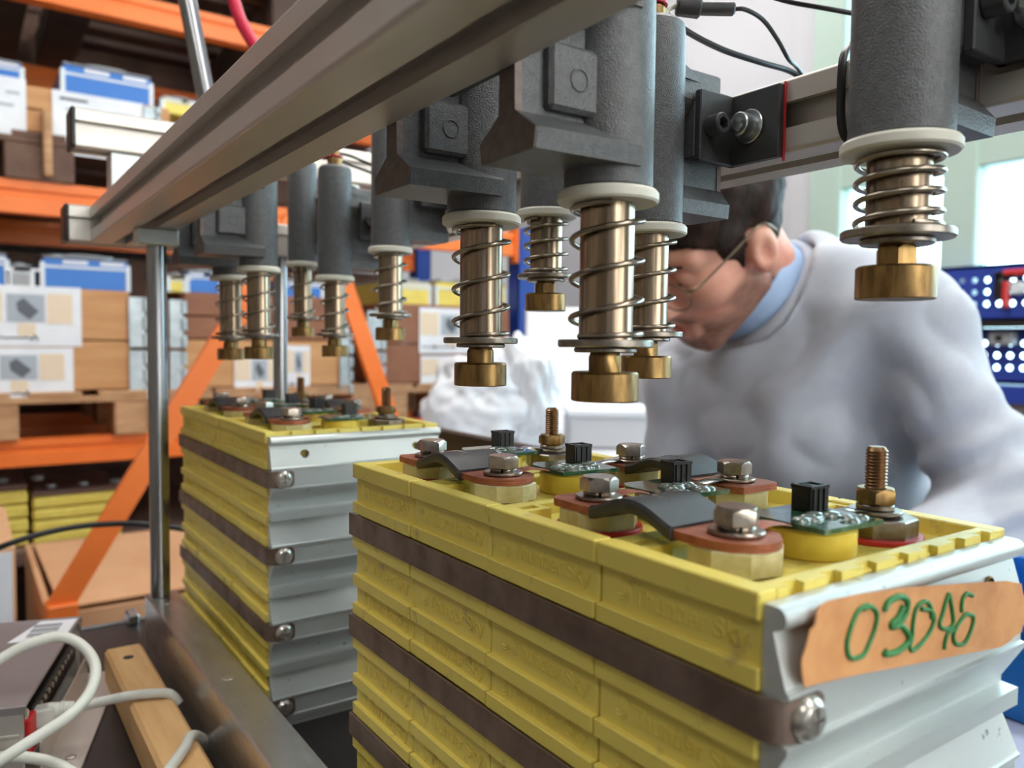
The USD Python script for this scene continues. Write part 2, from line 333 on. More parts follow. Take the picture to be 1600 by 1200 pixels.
def boss(ax, ay, z0, z1, r=.0150, ang=.2, n=8):
    return hull([(ax+rr*math.cos(ang+k*2*math.pi/n), ay+rr*math.sin(ang+k*2*math.pi/n), z) for k in range(n) for z, rr in ((z0, r), (z1-.0006, r), (z1, r-.0006))])
def busbar(p, x, y0, y1, z, square_low):
    """three laminated copper strips from terminal y0 to y1, arching between, with heat-shrink around the arch"""
    w, h = .0142, .030
    def strip(k):
        zz = z+.001*k
        ys = np.concatenate([[y0-.0145+(.0000 if square_low else .0)], np.linspace(y0-.013, y0+.013, 6), np.linspace(y0+.016, y1-.016, 16), np.linspace(y1-.013, y1+.0145, 7)])
        V, F = [], []
        for y in ys:
            t = np.clip((y-(y0+.014))/((y1-.014)-(y0+.014)), 0, 1); arch = .0055*math.sin(math.pi*t)**1.3
            def half(yy, c, rnd):
                d = abs(yy-c)
                return w*math.sqrt(max(1-(d/.0146)**2, .02)) if rnd else (w if d < .0115 else w-(d-.0115))
            hw = w if y0 < y < y1 else (half(y, y0, not square_low) if y <= y0 else half(y, y1, square_low))
            for dx, dz in ((-hw, 0), (hw, 0), (hw, .0009), (-hw, .0009)): V.append((x+dx, y, zz+arch+dz))
        n = len(ys)
        for i in range(n-1):
            for k2 in range(4):
                a, b = i*4+k2, i*4+(k2+1) % 4; F += [(a, b, b+4), (a, b+4, a+4)]
        F += [(0, 2, 1), (0, 3, 2), (4*n-4, 4*n-3, 4*n-2), (4*n-4, 4*n-2, 4*n-1)]
        m = trimesh.Trimesh(V, F, process=False); m.invert() if m.volume < 0 else None; return m
    b = obj('busbar', [strip(k) for k in range(3)], 'copper', p, label='laminated copper busbar')
    ys = np.linspace(y0+.0140, y1-.0125, 15); V, F = [], []
    ring = [(-.0152, -.0008), (.0152, -.0008), (.0160, .0004), (.0160, .0030), (.0150, .0041), (-.0150, .0041), (-.0160, .0030), (-.0160, .0004)]
    for y in ys:
        t = np.clip((y-(y0+.014))/((y1-.014)-(y0+.014)), 0, 1); arch = .0058*math.sin(math.pi*t)**1.2
        V += [(x+a, y, z+arch+c) for a, c in ring]
    n, q = len(ys), len(ring)
    for i in range(n-1):
        for k in range(q):
            a, b2 = i*q+k, i*q+(k+1) % q; F += [(a, b2, b2+q), (a, b2+q, a+q)]
    F += [(0, k+1, k) for k in range(1, q-1)]+[((n-1)*q, (n-1)*q+k, (n-1)*q+k+1) for k in range(1, q-1)]
    m = trimesh.Trimesh(V, F, process=False); m.invert() if m.volume < 0 else None
    s = obj('heat_shrink', m, 'heat_shrink', b, smooth=40)
    marks = []
    for k in range(7):
        yy = y0+.027+.0022*k; t = (yy-(y0+.014))/((y1-.014)-(y0+.014)); zz = z+.0058*math.sin(math.pi*t)**1.2+.0041
        marks.append(box(x-.003-.0015*random.random(), x-.002, yy, yy+.0014, zz-.0003, zz+.00012))
    obj('worn_print', marks, 'solder_grey', b, kind='stuff')
def circuit(p, x, y, ang, tabs):
    """small coated circuit board with its black socket and copper lugs"""
    c, s_ = math.cos(ang), math.sin(ang)
    def R(m):
        m = tm(m).copy(); v = m.vertices; m.vertices = np.stack([x+c*v[:, 0]-s_*v[:, 1], y+s_*v[:, 0]+c*v[:, 1], v[:, 2]], 1); return m
    z = .0044
    outline = sg.Polygon([(-.016, -.0165), (.0165, -.0165), (.0175, .012), (.012, .017), (-.013, .0165), (-.017, .010)])
    b = obj('circuit_board', R(poly_extrude(outline, 'z', z, z+.0017)), 'circuit_green', p)
    lumps = []
    for k in range(16):
        lx, ly, r = random.uniform(-.012, .012), random.uniform(-.013, .001), random.uniform(.0014, .0034)
        m = trimesh.creation.icosphere(2, 1.0); m.apply_scale([r*1.5, r, r*.6]); m.apply_translation((lx, ly, z+.0017)); lumps.append(R(m))
    obj('components', lumps, 'solder_grey', b, label='resin-coated soldered components', kind='stuff')
    sk = [box(.003, .0135, .003, .0115, z+.0017, z+.0105, .0003)]
    sk += [box(.0042+.0030*k, .0052+.0030*k, .0024, .0032, z+.002, z+.0102) for k in range(3)]
    sk += [box(.0028, .0137, .0028, .0042, z+.0098, z+.0112, .0002), box(.0028, .0137, .0103, .0117, z+.0098, z+.0112, .0002), box(.0028, .0042, .003, .0115, z+.0098, z+.0112, .0002), box(.0123, .0137, .003, .0115, z+.0098, z+.0112, .0002), box(.0075, .009, .003, .0115, z+.0098, z+.0108, .0002)]
    obj('socket', [R(m) for m in sk], 'black_plastic', b, label='black two-pole socket')
    for (tx, ty, zz) in tabs:
        P0 = np.array([x+(tx-x)*.42, y+(ty-y)*.42, z+.0010]); P1 = np.array([tx-(tx-x)*.16, ty-(ty-y)*.16, zz])
        t = np.linspace(0, 1, 9); P = P0+(P1-P0)*t[:, None]; P[:, 2] = P0[2]+(P1[2]-P0[2])*(3*t**2-2*t**3)+.0012*np.sin(math.pi*t)
        obj('lug', sweep(P, .0042, 8, flat=.13), 'copper' if tx < x else 'solder_grey', b)
def battery_pack(label, ox, oy, tape=False):
    p = thing('battery_pack', label, 'battery pack', (ox, oy, 0))
    for i in range(4):
        y0, y1 = i*CW+.0005, (i+1)*CW-.0005; M = [box(.0022, PW-.0022, y0, y1, -PH, -.0062, .0008)]
        j = random.uniform(-.0004, .0004)
        for xa, xb in ((j, .0078), (PW-.0078, PW)): M.append(box(xa, xb, y0, y1, -.0079, 0, .0005))
        bands = []
        for zt, zb in STRAPS: bands += [(zt+.0065, zt+.0003), (zb-.0003, zb-.0072), (zt-.0332, zt-.0394)]
        for a, b in bands:
            if b < -PH: continue
            M += [box(j, .004, y0, y1, b, a, .0004), box(PW-.004, PW, y0, y1, b, a, .0004)]
        if i == 0:
            pts = [(.0076, .0066), (PW-.0076, .0066), (PW-.0076, .0003)]
            for k in range(7):
                xc = PW-.0155-.0182*k
                pts += [(xc+.0035, .0003), (xc+.0035, .0032), (xc-.0035, .0032), (xc-.0035, .0003)]
            pts += [(.0076, .0003)]
            M.append(poly_extrude(sg.Polygon(pts).buffer(0), 'z', -.0079, -.0001)); M.append(box(.0016, PW-.0016, .0012, .0060, -.0075, -.0045))
        else: M.append(box(.0076, PW-.0076, y0, y0+.0026, -.0075, -.0012, .0004))
        if i == 3: M.append(box(.003, PW-.003, y1-.0066, y1, -.0079, -.0002, .0005))
        else:
            M.append(box(.0076, PW-.0076, y1-.0026, y1, -.0075, -.0012, .0004))
            M.append(poly_extrude(sg.Polygon([(.0076, y1-.013), (.0225, y1-.013), (.0225, y1), (.0076, y1)], [[(.0110, y1-.0095), (.0195, y1-.0095), (.0195, y1-.0045), (.0110, y1-.0045)]]), 'z', -.0075, -.0010))
            M.append(poly_extrude(sg.Polygon([(PW-.0225, y1-.013), (PW-.0076, y1-.013), (PW-.0076, y1), (PW-.0225, y1)], [[(PW-.0195, y1-.0095), (PW-.0110, y1-.0095), (PW-.0110, y1-.0045), (PW-.0195, y1-.0045)]]), 'z', -.0075, -.0010))
        M.append(box(.050, .0905, y0+.001, y0+.010, -.0075, -.0022, .0006)); M.append(box(.050, .0905, y1-.010, y1-.001, -.0075, -.0022, .0006))
        cell = obj('cell', M, 'yellow_worn', p)
        L = []
        for z in [-.0172]+[zz for zt, zb in STRAPS for zz in (zb-.0170, zb-.0355)]:
            if z < -PH+.008: continue
            for m in (TXT, LOGO): L.append(side_map(m, .0022, y1-.016, z))
        obj('raised_lettering', L, 'yellow_plastic', cell, label='raised Thunder Sky lettering with round swirl emblem', kind='stuff', smooth=False)
        obj('vent_cap', disc(.0152, -.0065, .0038, .0010, 40, (.0705, (i+.5)*CW, 0)), 'yellow_cap', p)
    prof = plate_profile()
    for sgn in (-1, 1):
        base = 0 if sgn < 0 else PL
        pts = [(base+sgn*o, z) for o, z in prof]+[(base, -PH), (base, -.0028)]
        if sgn > 0: pts = pts[::-1]
        if sg.LinearRing(pts).is_ccw is False: pts = pts[::-1]
        m = poly_extrude(pts, 'x', .0015 if sgn < 0 else .010, PW-.0015)
        if sgn < 0:
            m = minus(m, *[turn(disc(.0028, 0, .02, 0, 24), (x, -.02, -.0165), (x, 0, -.0165)) for x in (.027, .118)])
        pl = obj('end_plate', m, 'plate_aluminium', p, label='ribbed aluminium end plate')
        if sgn < 0:
            for x in (.027, .118): obj('hole_bush', turn(disc(.0034, 0, .0010, .0003, 24, rin=.0027), (x, -.0042, -.0165), (x, -.0062, -.0165)), 'brass', pl)
    for zt, zb in STRAPS:
        zc = (zt+zb)/2
        obj('strap', box(PW+.0002, PW+.0016, -.0010, PL+.0012, zb, zt, .0003), 'strap_steel', p, label='brown steel clamping strap')
        arc = [(.0052-.0068*math.cos(t), -.0012-.0068*math.sin(t)) for t in np.linspace(0, math.pi/2, 10)]; arc2 = [(.0052-.0055*math.cos(t), -.0012-.0055*math.sin(t)) for t in np.linspace(0, math.pi/2, 10)]
        s = obj('strap', poly_extrude(sg.Polygon([(-.0016, PL+.0012)]+arc+[(.0120, -.0080), (.0120, -.0067)]+arc2[::-1]+[(-.0003, PL+.0012)]), 'z', zb, zt), 'strap_steel', p, label='brown steel clamping strap bent round the corner')
        pts = [(.0115, zb)]+[(.0150+.0030*math.cos(a), zc-.0028+.0030*math.sin(a)) for a in np.linspace(-1.57, 0, 5)]+[(.0150+.0030*math.cos(a), zc+.0028+.0030*math.sin(a)) for a in np.linspace(0, 1.57, 5)]+[(.0115, zt)]
        obj('strap_end', poly_extrude(pts, 'y', -.0080, -.0067), 'strap_steel', s)
        hd_ = lathe([(0, 0), (.0062, 0), (.0062, .0011), (.0056, .0023), (.0042, .0033), (0, .0037)], 32)
        hd_ = minus(hd_, box(-.0034, .0034, -.0006, .0006, .0018, .006), box(-.0006, .0006, -.0034, .0034, .0018, .006))
        obj('strap_screw', turn(hd_, (.0100, -.0080, zc), (.0100, -.02, zc)), 'screw_steel', s, label='cross-head screw')
    XF, XB = .0305, .1105; Y = [(i+.5)*CW for i in range(4)]
    zc = .0024
    for r, x in ((0, XF), (1, XB)):
        for i, y in enumerate(Y):
            red = (i+r) % 2 == 1
            end = r == 1 and i in (0, 3)
            b = obj('terminal', boss(x, y, -.0052, zc, .0156 if not end else .0150, .2+.3*((i*3+r) % 4)), 'pale_plastic' if not end else 'washer_steel', p)
            if red: obj('red_ring', disc(.0172, -.0062, -.0042, .0004, 36, (x, y, 0)), 'red_plastic', b)
            if end: stud(p, x, y, zc+.0012)
            else: bolt(p, x, y, zc+.0032)
    busbar(p, XF, Y[0], Y[1], zc+.0001, False); busbar(p, XF, Y[2], Y[3], zc+.0001, False); busbar(p, XB, Y[1], Y[2], zc+.0001, True)
    for i, y in enumerate(Y):
        circuit(p, .0725, y+.001, random.uniform(-.12, .12), [(XF, y, zc+.0036), (XB, y, zc+(.0036 if i in (1, 2) else .0012))])
    return p
near = battery_pack('large yellow four-cell battery pack in front, with torn orange tape numbered 03046', 0, 0, True)
far = battery_pack('yellow four-cell battery pack standing farther back beside the long polished bar', 0.0038, 0.4295)

# the torn orange tape and its handwritten number, stuck on the near end plate
def on_plate(u, v, lift=0.0):
    return on('y', -.0088-lift, u, v)
outline = [(1290, 938), (1340, 927), (1400, 918), (1500, 911), (1570, 907), (1592, 911), (1594, 925), (1599, 940), (1597, 965), (1592, 986), (1582, 993), (1576, 1000), (1560, 1010), (1500, 1021), (1400, 1041), (1330, 1054), (1253, 1072),
           (1249, 1050), (1248, 1030), (1254, 1014), (1258, 1000), (1262, 985), (1270, 976), (1273, 955), (1277, 946)]
q = np.array([on_plate(u, v) for u, v in outline]); outer = sg.Polygon([(a[0], a[2]) for a in q])
def tape_o(z): return .0084+0*z
tp = trimesh.creation.extrude_polygon(outer.segmentize(.004), .0004, engine='earcut'); tp = trimesh.Trimesh(*trimesh.remesh.subdivide(tp.vertices, tp.faces)); v = tp.vertices.copy()
wr = .0003*meshkit.fbm(np.stack([v[:, 0]*60, v[:, 1]*60, v[:, 0]*0], 1))
wrap = np.clip(v[:, 0]-(PW+.0005), 0, 1)
tp.vertices = np.stack([v[:, 0]-wrap*.8, -(tape_o(v[:, 1])+.0007+v[:, 2]+wr)+wrap*.9, v[:, 1]], 1); tp.invert() if tp.volume < 0 else None
tape = obj('tape_label', tp, 'tape_orange', near, label='torn orange tape with a handwritten green number', smooth=40)
STROKES = [[(630, 182), (585, 200), (555, 235), (520, 320), (497, 410), (500, 480), (520, 512), (550, 515), (600, 490), (630, 430), (665, 340), (682, 260), (672, 215), (640, 190), (600, 205)],
           [(728, 218), (750, 165), (800, 135), (845, 132), (872, 160), (862, 230), (825, 290), (785, 318), (772, 300), (810, 260), (845, 190)], [(772, 318), (830, 310), (868, 350), (880, 395), (855, 435), (800, 475), (740, 488), (728, 465)],
           [(1022, 265), (1018, 200), (995, 162), (955, 170), (925, 210), (908, 290), (902, 370), (888, 440), (905, 465), (955, 425), (1005, 360), (1034, 295), (1034, 240), (1005, 212), (958, 208)],
           [(1132, 108), (1112, 160), (1090, 240), (1072, 300), (1090, 328), (1130, 330), (1158, 290), (1152, 215), (1134, 112)], [(1160, 330), (1125, 360), (1108, 410), (1102, 458)],
           [(1278, 122), (1245, 110), (1218, 140), (1210, 190), (1212, 225)], [(1282, 248), (1240, 240), (1190, 300), (1160, 370), (1172, 420), (1215, 428), (1250, 385), (1280, 300), (1284, 255)]]
for i_s, s in enumerate(STROKES):
    P = np.array([on_plate(1200+a/4, 900+b/4, .0012) for a, b in s]); P[:, 1] = [-(tape_o(z)+.0015) for z in P[:, 2]]
    obj('handwritten_stroke', sweep(P, .0010 if i_s in (1, 2) else .00072, 8, smooth_n=5), 'marker_green', tape)

# ================================================================ the jig above the packs
RX = [(-.0665, -.0168), (.1578, .2075)]; RZ0, RZ1 = .1601, .1955
def profile(w, h, wide=.003):
    """slotted aluminium profile, its corner at the origin"""
    s, d = .0062, .0085
    body = sg.box(0, 0, w, h).buffer(-.002).buffer(.002)
    for cx, cy, hor in ((w/2, 0, 1), (w/2, h, 1), (0, h/2, 0), (w, h/2, 0)):
        lip = sg.box(cx-s, cy-d, cx+s, cy+d) if hor else sg.box(cx-d, cy-s, cx+d, cy+s)
        t = (sg.box(cx-s-wide, cy-d, cx+s+wide, cy+d) if hor else sg.box(cx-d, cy-s-wide, cx+d, cy+s+wide)).intersection(sg.box(.0035, .0035, w-.0035, h-.0035))
        body = body.difference(lip.union(t))
    return max(getattr(body, 'geoms', [body]), key=lambda g: g.area)
PROF = profile(.0497, .0354); PROF2 = profile(.0354, .0354, .0005)
jig = thing('test_jig_frame', 'aluminium profile frame of the test jig standing around and over the battery packs', 'frame')
def slide(poly, dx, dy):
    from shapely import affinity; return affinity.translate(poly, dx, dy)
obj('rail', poly_extrude(slide(PROF, RX[0][0], RZ0), 'y', -.62, .747), 'rail_aluminium', jig, label='front slotted aluminium rail', smooth=25)
obj('rail', poly_extrude(slide(PROF, RX[1][0], RZ0), 'y', -.62, .747), 'rail_aluminium', jig, label='rear slotted aluminium rail', smooth=25)
def cross_bar(y, z, x0, x1):
    b = obj('cross_bar', poly_extrude(slide(PROF2, y, z), 'x', x0, x1), 'rail_aluminium', jig, smooth=25)
    for x, s in ((x0, -1), (x1, 1)): obj('end_cap', box(x, x+s*.004, y-.0004, y+.0358, z-.0004, z+.0358, .0015), 'black_plastic', b, label='black plastic end cap')
cross_bar(.747, RZ0, -.085, .250); cross_bar(.693, .2400, -.084, .250)
for x in (-.042, .182):
    obj('spacer', box(x-.013, x+.013, .698, .724, RZ1, .2400, .001), 'plate_aluminium', jig)
bar = obj('base_bar', box(-.0435, -.0175, -.12, .622, TZ, -.160, .0012), 'bar_aluminium', jig, label='polished rectangular aluminium bar')
for y in (.585, .402, .22): obj('countersunk_screw', disc(.0042, -.1604, -.1597, .0003, 24, (-.031, y, 0)), 'screw_steel', bar)
obj('base_bar', box(.158, .184, -.12, .70, TZ, -.160, .0012), 'bar_aluminium', jig, label='second aluminium bar behind the packs')
obj('post', disc(.0080, -.160, .1456, .0005, 40, (-.0335, .607, 0)), 'post_steel', jig, label='round steel post')
obj('post_clamp', box(-.050, -.017, .596, .620, .1456, RZ0, .0015), 'plate_aluminium', jig)
obj('post', disc(.0080, -.300, RZ0, .0005, 40, (.127, .765, 0)), 'post_steel', jig, label='round steel post at the table edge')
obj('post_clamp', box(.107, .147, TY1+.007, .785, -.262, -.232, .0015), 'plate_aluminium', jig)
obj('strut', [rod(at(329, 185, .80), at(281, -60, .80), .0090, 32), rod(at(329, 185, .80), at(325, 160, .80), .0112, 32, .001)], 'post_steel', jig, label='slanting steel tube')
obj('corner_clip', [box(-.044, -.034, TY1-.012, TY1+.010, TZ, TZ+.010, .0015), box(-.044, -.034, TY1+.0065, TY1+.010, TZ-.03, TZ+.010, .001)], 'zinc', jig)
hose = obj('air_hose', sweep([at(350, -60, .84), at(362, -12, .84), at(374, 28, .84), at(394, 65, .845), at(420, 100, .85), at(455, 130, .86)], .0066, 14, 8), 'hose_red', label='red air hose coming down behind the front rail', cat='hose')

ROWX = (.0305, .1105)
def plunger(label, row, y, zb, zf, s):
    """spring-loaded contact plunger; local axes: mount towards -x, so the rear row is turned round"""
    x = ROWX[row]
    p = thing('contact_plunger', label, 'contact plunger', (x, y, 0), 180 if row else 0, 'spring-loaded contact plungers of the jig')
    R, FR = .0172*s, .0197*s; face = -.0473; fw = .66 if row else 1.0; ly = .0115 if row else .0050
    top = zf+.1040
    # cast housing: barrel, I-section mounting arm with flanges, boss, gusset
    h0 = zf+.0047
    barrel = lathe([(0, h0), (R*.94, h0), (R, h0+.001), (R, h0+.060), (R*.985, top-.006), (R*.95, top-.002), (R*.82, top), (0, top)], 48)
    def tr(z0, z1, w0, w1, x0, x1): return hull([(xx, yy, zz) for xx in (x0, x1) for yy, zz in ((-w0, z0), (w0, z0), (-w1, z1), (w1, z1))])
    arm = [barrel, box(face+.0006, 0, -.0045, .0045, zf+.012, zf+.086, .001),
           hull([(xx, yy*k, zz) for xx, k in ((face+.0006, 1), (0, 1.1)) for yy, zz in ((-.0165, zf+.0115), (.0165*fw, zf+.0115), (-.0175, zf+.0185), (.0175*fw, zf+.0185), (-.0050, zf+.0265), (.0050, zf+.0265))]),
           hull([(xx, yy*k, zz) for xx, k in ((face+.0006, 1), (0, 1.1)) for yy, zz in ((-.0050, zf+.060), (.0050, zf+.060), (-.0160, zf+.068), (.0160*fw, zf+.068), (-.0150, zf+.075), (.0150*fw, zf+.075))]),
           box(face+.0125, -.012, -.0090, 0, zf+.0285, zf+.0520, .0015),
           hull([(face+.012, -.004, zf+.080), (face+.012, .004, zf+.080), (0, -.008, zf+.080), (0, .008, zf+.080), (-.006, -.006, top-.012), (-.006, .006, top-.012)])]
    hs = obj('housing', arm, 'cast_grey', p, label='dark grey cast housing')
    mf = sg.Polygon([(-.0162, .0117), (.0162*fw, .0117), (.0172*fw, .0185), (.0050, .0265), (.0045, .060), (.0158*fw, .068), (.0148*fw, .0748), (-.0148, .0748), (-.0158, .068), (-.0045, .060), (-.0050, .0265), (-.0172, .0185)])
    obj('mount_face', poly_extrude(sg.Polygon([(a_, zf+b_) for a_, b_ in mf.exterior.coords]), 'x', face+.0001, face+.0030), 'bare_casting', hs, label='bare machined end face of the mounting arm', smooth=False)
    obj('cast_ring', turn(disc(.0042, 0, .0006, .0002, 24, rin=.0036), (face+.025, -.0089, zf+.040), (face+.025, -.02, zf+.040)), 'cast_grey', hs)
    obj('flange', lathe([(R*.55, zf), (FR-.0008, zf), (FR, zf+.0008), (FR, zf+.0036), (FR-.0009, zf+.0047), (R*.55, zf+.0047), (R*.55, zf)], 56), 'white_flange', p, label='white plastic flange')
    zn0 = zb+.0115*s; zn1 = zn0+.0075*s; zw1 = zn1+.0020*s; zw2 = zw1+.0030*s
    obj('shaft', disc(.0106*s, zw2-.0008, zf+.002, .0004, 48), 'shaft_steel', p, label='polished steel shaft')
    # spring, its end coils closed
    n = 4.15 if zf-zw2 > .038 else 4.4; ph = random.uniform(0, 6.28); rr, w = .0138*s, .00112*s
    t = np.linspace(0, 1, 190); turns = n*t; lo, hi = zw2+w, zf-w
    g = np.interp(t, [0, .13, .87, 1.0], [0, .035, .965, 1.0])
    a = ph+2*math.pi*turns*(1 if True else -1)
    obj('spring', sweep(np.stack([rr*np.cos(a), rr*np.sin(a), lo+(hi-lo)*g], 1), w, 9), 'spring_steel', p, label='open coil spring', smooth=60)
    obj('washer', disc(.0187*s, zw1, zw2, .0005, 48), 'washer_steel', p); obj('thrust_washer', disc(.0123*s, zn1, zw1, .0005, 40), 'washer_steel', p)
    obj('hex_neck', hexagon(.0122*s, zn0-.0005, zn1, ang=.35+.5*random.random()), 'brass', p, smooth=20, label='brass hexagon')
    obj('contact', lathe([(0, zb), (.0128*s, zb), (.0132*s, zb+.0004), (.0132*s, zn0-.0008), (.0125*s, zn0), (0, zn0)], 56), 'brass', p, label='round brass contact')
    # stud and ring terminal on top
    tf = obj('top_stud', hexagon(.0125, top, top+.008, ang=.3), 'brass', p, smooth=20, label='brass nut and stud on top'); obj('stud_end', disc(.0042, top+.008, top+.022, .0006, 20), 'brass', tf)
    obj('ring_terminal', [disc(.0075, top+.0082, top+.0096, .0003, 28, rin=.0043), sweep([(.006, -.003, top+.009), (.012, -.008, top+.0105), (.017, -.013, top+.011)], [.0030, .0034, .0026], 10)], 'red_insulator', tf, label='red insulated ring terminal')
    # black angle bracket to the rail, with its two screws
    b0, b1 = (zf+.0375, zf+.0725) if row else (zf+.0430, zf+.0760)
    br = obj('bracket', [box(face, -.0190, ly, ly+.0042, b0, b1, .0006), box(face, face+.0048, ly, .0440, b0, b1, .0006)], 'bracket_black', p, label='black angle bracket')
    def cap(name, look, r, h, pos, d, wash):
        m = [minus(disc(r, 0, h, .0006, 32), hexagon(r*1.05, h*.4, h*1.2, ang=0))]
        pos, d = np.array(pos), np.array(d)
        s_ = obj(name, turn(m[0], pos+d*(.0016 if wash else 0), pos+d), look, br, smooth=30)
        if wash: obj('screw_washer', turn(disc(r*1.45, 0, .0016, .0004, 32), pos, pos+d), look, s_)
    zc = (b0+b1)/2
    if row: obj('pad', box(-.0440, -.0195, .0040, ly, b0+.002, b1-.002, .0008), 'cast_grey', hs)
    cap('socket_screw', 'bracket_black', .0052, .0085, (-.0262, ly+.0042, zc), (0, 1, 0), False)
    cap('socket_screw', 'zinc', .0058, .0078, (face+.0048, .0270, zc), (1, 0, 0), True)
    if row: obj('shim', box(face+.0002, face+.0016, .0441, .0447, b0-.002, b1+.001), 'red_plastic', br, smooth=False)
    return p
PLUNGERS = [('rear-row contact plunger nearest the camera, highest at the right, in front of the pullover', 1, .0287, .0835, .1363, 1.05),
            ('biggest front-row contact plunger, hanging in the middle beside the bearded face', 0, .0983, .0440, .1191, .98),
            ('rear-row contact plunger partly hidden right behind the biggest one', 1, .1580, .0491, .1203, .97),
            ('second front-row contact plunger, left of the biggest one over the near pack', 0, .1877, .0455, .1211, .95),
            ('raised rear-row contact plunger with the blue upright behind it', 1, .2424, .0849, .1389, .90),
            ('raised rear-row contact plunger just right of the orange brace, over the far pack', 1, .4482, .0669, .1362, .90),
            ('right one of the front-row plunger pair beside the thin rear post', 0, .5303, .0503, .1216, .89),
            ('left one of the front-row plunger pair, half hidden under the front rail', 0, .6142, .0477, .1195, .90),
            ('rear-row contact plunger overlapping the top of the right orange brace', 1, .5634, .0516, .1208, .90),
            ('smallest and farthest rear-row contact plunger, right of the thin rear post', 1, .6470, .0700, .1397, .84)]
for q in PLUNGERS: plunger(*q)

# wires of the plungers
def cable(name, label, look, r, pts, cat='cable', n=10, sm=8, group=None):
    return obj(name, sweep(pts, r, n, sm), look, label=label, cat=cat, group=group, smooth=60)
cable('sense_wire', 'pair-like thick black wire sloping from the plunger top to the rear rail', 'cable_black', .0017, [at(1008, -6, .43), at(1040, 22, .43), at(1075, 50, .435), at(1130, 78, .45), at(1190, 98, .47), at(1236, 112, .49), at(1270, 135, .50)])
w = thing('sense_lead', 'thin black wire with a fat heat-shrink sleeve above the rear rail', 'cable')
obj('sleeve', [rod(at(1057, 9, .42), at(1095, 14, .42), .0051, 20, .001), rod(at(1092, 13, .42), at(1148, 14, .42), .0036, 20, .001)], 'heat_shrink', w); obj('wire', sweep([at(1146, 14, .42), at(1165, 15, .42), at(1192, 31, .43), at(1215, 62, .44), at(1232, 92, .45), at(1246, 106, .47), at(1262, 130, .49)], .0012, 10, 8), 'cable_black', w)
obj('wire', sweep([at(1060, 8, .42), at(1045, 14, .42), at(1038, 26, .42)], .0014, 8, 6), 'cable_white', w)
cable('sense_wire', 'black wire leaving the picture at the top beside the nearest plunger', 'cable_black', .0014, [at(1180, -14, .46), at(1230, 2, .46), at(1290, 13, .45), at(1350, 24, .45)])
cable('sense_wire', 'black wire looped down beside the nearest plunger on the rail', 'cable_black', .0019, [at(1345, 62, .37), at(1326, 76, .365), at(1317, 95, .36), at(1314, 150, .36), at(1315, 195, .36), at(1324, 218, .36), at(1345, 226, .365)])
cable('sense_wire', 'upper thin black wire at the far plunger tops', 'cable_black', .0013, [at(500, 232, .76), at(512, 237, .76), at(545, 243, .76), at(575, 255, .75), at(610, 266, .74)])
cable('sense_wire', 'lower thin black wire at the far plunger tops', 'cable_black', .0013, [at(495, 236, .77), at(508, 241, .77), at(540, 255, .76), at(575, 268, .75), at(610, 284, .74)])

# ================================================================ left of the packs: batten, electronics box, cables
bt = thing('wooden_batten', 'light wooden batten lying on the table beside the polished bar', 'batten')
obj('batten', box(-.0825, -.0545, .18, .577, TZ, -.1870, .0025), 'batten_wood', bt); obj('screw_hole', disc(.0040, -.1872, -.1868, .0001, 20, (-.0690, .5480, 0)), 'box_dark', bt)
eb = thing('electronics_box', 'grey aluminium electronics box with an open terminal side and white barcode label', 'electronics box', (-.1455, .440, TZ), -16.8)
H = .0500
obj('lid', [box(-.170, .0005, 0, .168, H-.0022, H, .0006), box(-.170, .001, -.0010, .0014, H-.005, H+.0004, .0005), box(-.170, .001, .1670, .1695, H-.005, H+.0006, .0005)], 'box_grey', eb)
obj('front_panel', [box(-.170, -.0008, 0, .003, .002, H-.0022, .0005), box(-.170, -.003, -.0012, 0, .014, .0165, .0004), box(-.170, -.003, -.0012, 0, .030, .0325, .0004)], 'rail_aluminium', eb)
obj('back_panel', box(-.170, -.0008, .165, .168, .002, H-.0022, .0005), 'rail_aluminium', eb)
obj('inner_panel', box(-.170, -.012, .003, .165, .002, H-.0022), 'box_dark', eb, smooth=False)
obj('base_plate', [box(-.170, .0300, -.001, .169, 0, .0020, .0005), box(.0050, .0066, .012, .160, .002, .0200, .0004)], 'rail_aluminium', eb)
for y in (.010, .0225): obj('base_screw', disc(.0034, .0020, .0036, .0006, 20, (.021, y, 0)), 'screw_steel', eb)
st = obj('terminal_strip', box(-.012, -.002, .030, .160, .018, .036, .001), 'black_plastic', eb)
for k in range(12): obj('terminal_screw', turn(disc(.0022, 0, .0015, .0004, 14), (-.002, .036+.0105*k, .031), (0, .036+.0105*k, .031)), 'screw_steel', st)
for y in (.0045, .1655): obj('corner_screw', turn(disc(.0034, 0, .0022, .0008, 20), (-.0012, y, H-.0070), (.01, y, H-.0070)), 'screw_steel', eb)
obj('plug_housing', box(-.012, .0012, .008, .024, .012, .037, .001), 'red_plastic', eb, label='red plug housing'); obj('green_socket', box(-.010, .0018, .014, .020, .016, .022, .0005), 'circuit_green', eb)
lb = obj('label', poly_extrude([(-.040, .120), (-.002, .118), (-.001, .164), (-.028, .165)], 'z', H, H+.0003), 'paper', eb, label='white barcode label')
for k in range(9): obj('barcode_line', box(-.030, -.010, .128+.0034*k, .128+.0034*k+(.0010, .0018, .0007)[k % 3], H+.0003, H+.0005), 'ink', lb, smooth=False)
nc = thing('network_cable', 'grey network cable plugged into the electronics box and crossing the wooden batten', 'cable')
P2 = [on('z', -.186, 92, 1110), on('z', -.186, 118, 1106), on('z', -.185, 150, 1098), on('z', -.183, 205, 1087), on('z', -.1833, 250, 1083)]
P2 += [P2[-1]+(P2[-1]-P2[-2])*k_+np.array([0, 0, z_]) for k_, z_ in ((.3, -.0010), (.5, -.0040), (.66, -.0085))]
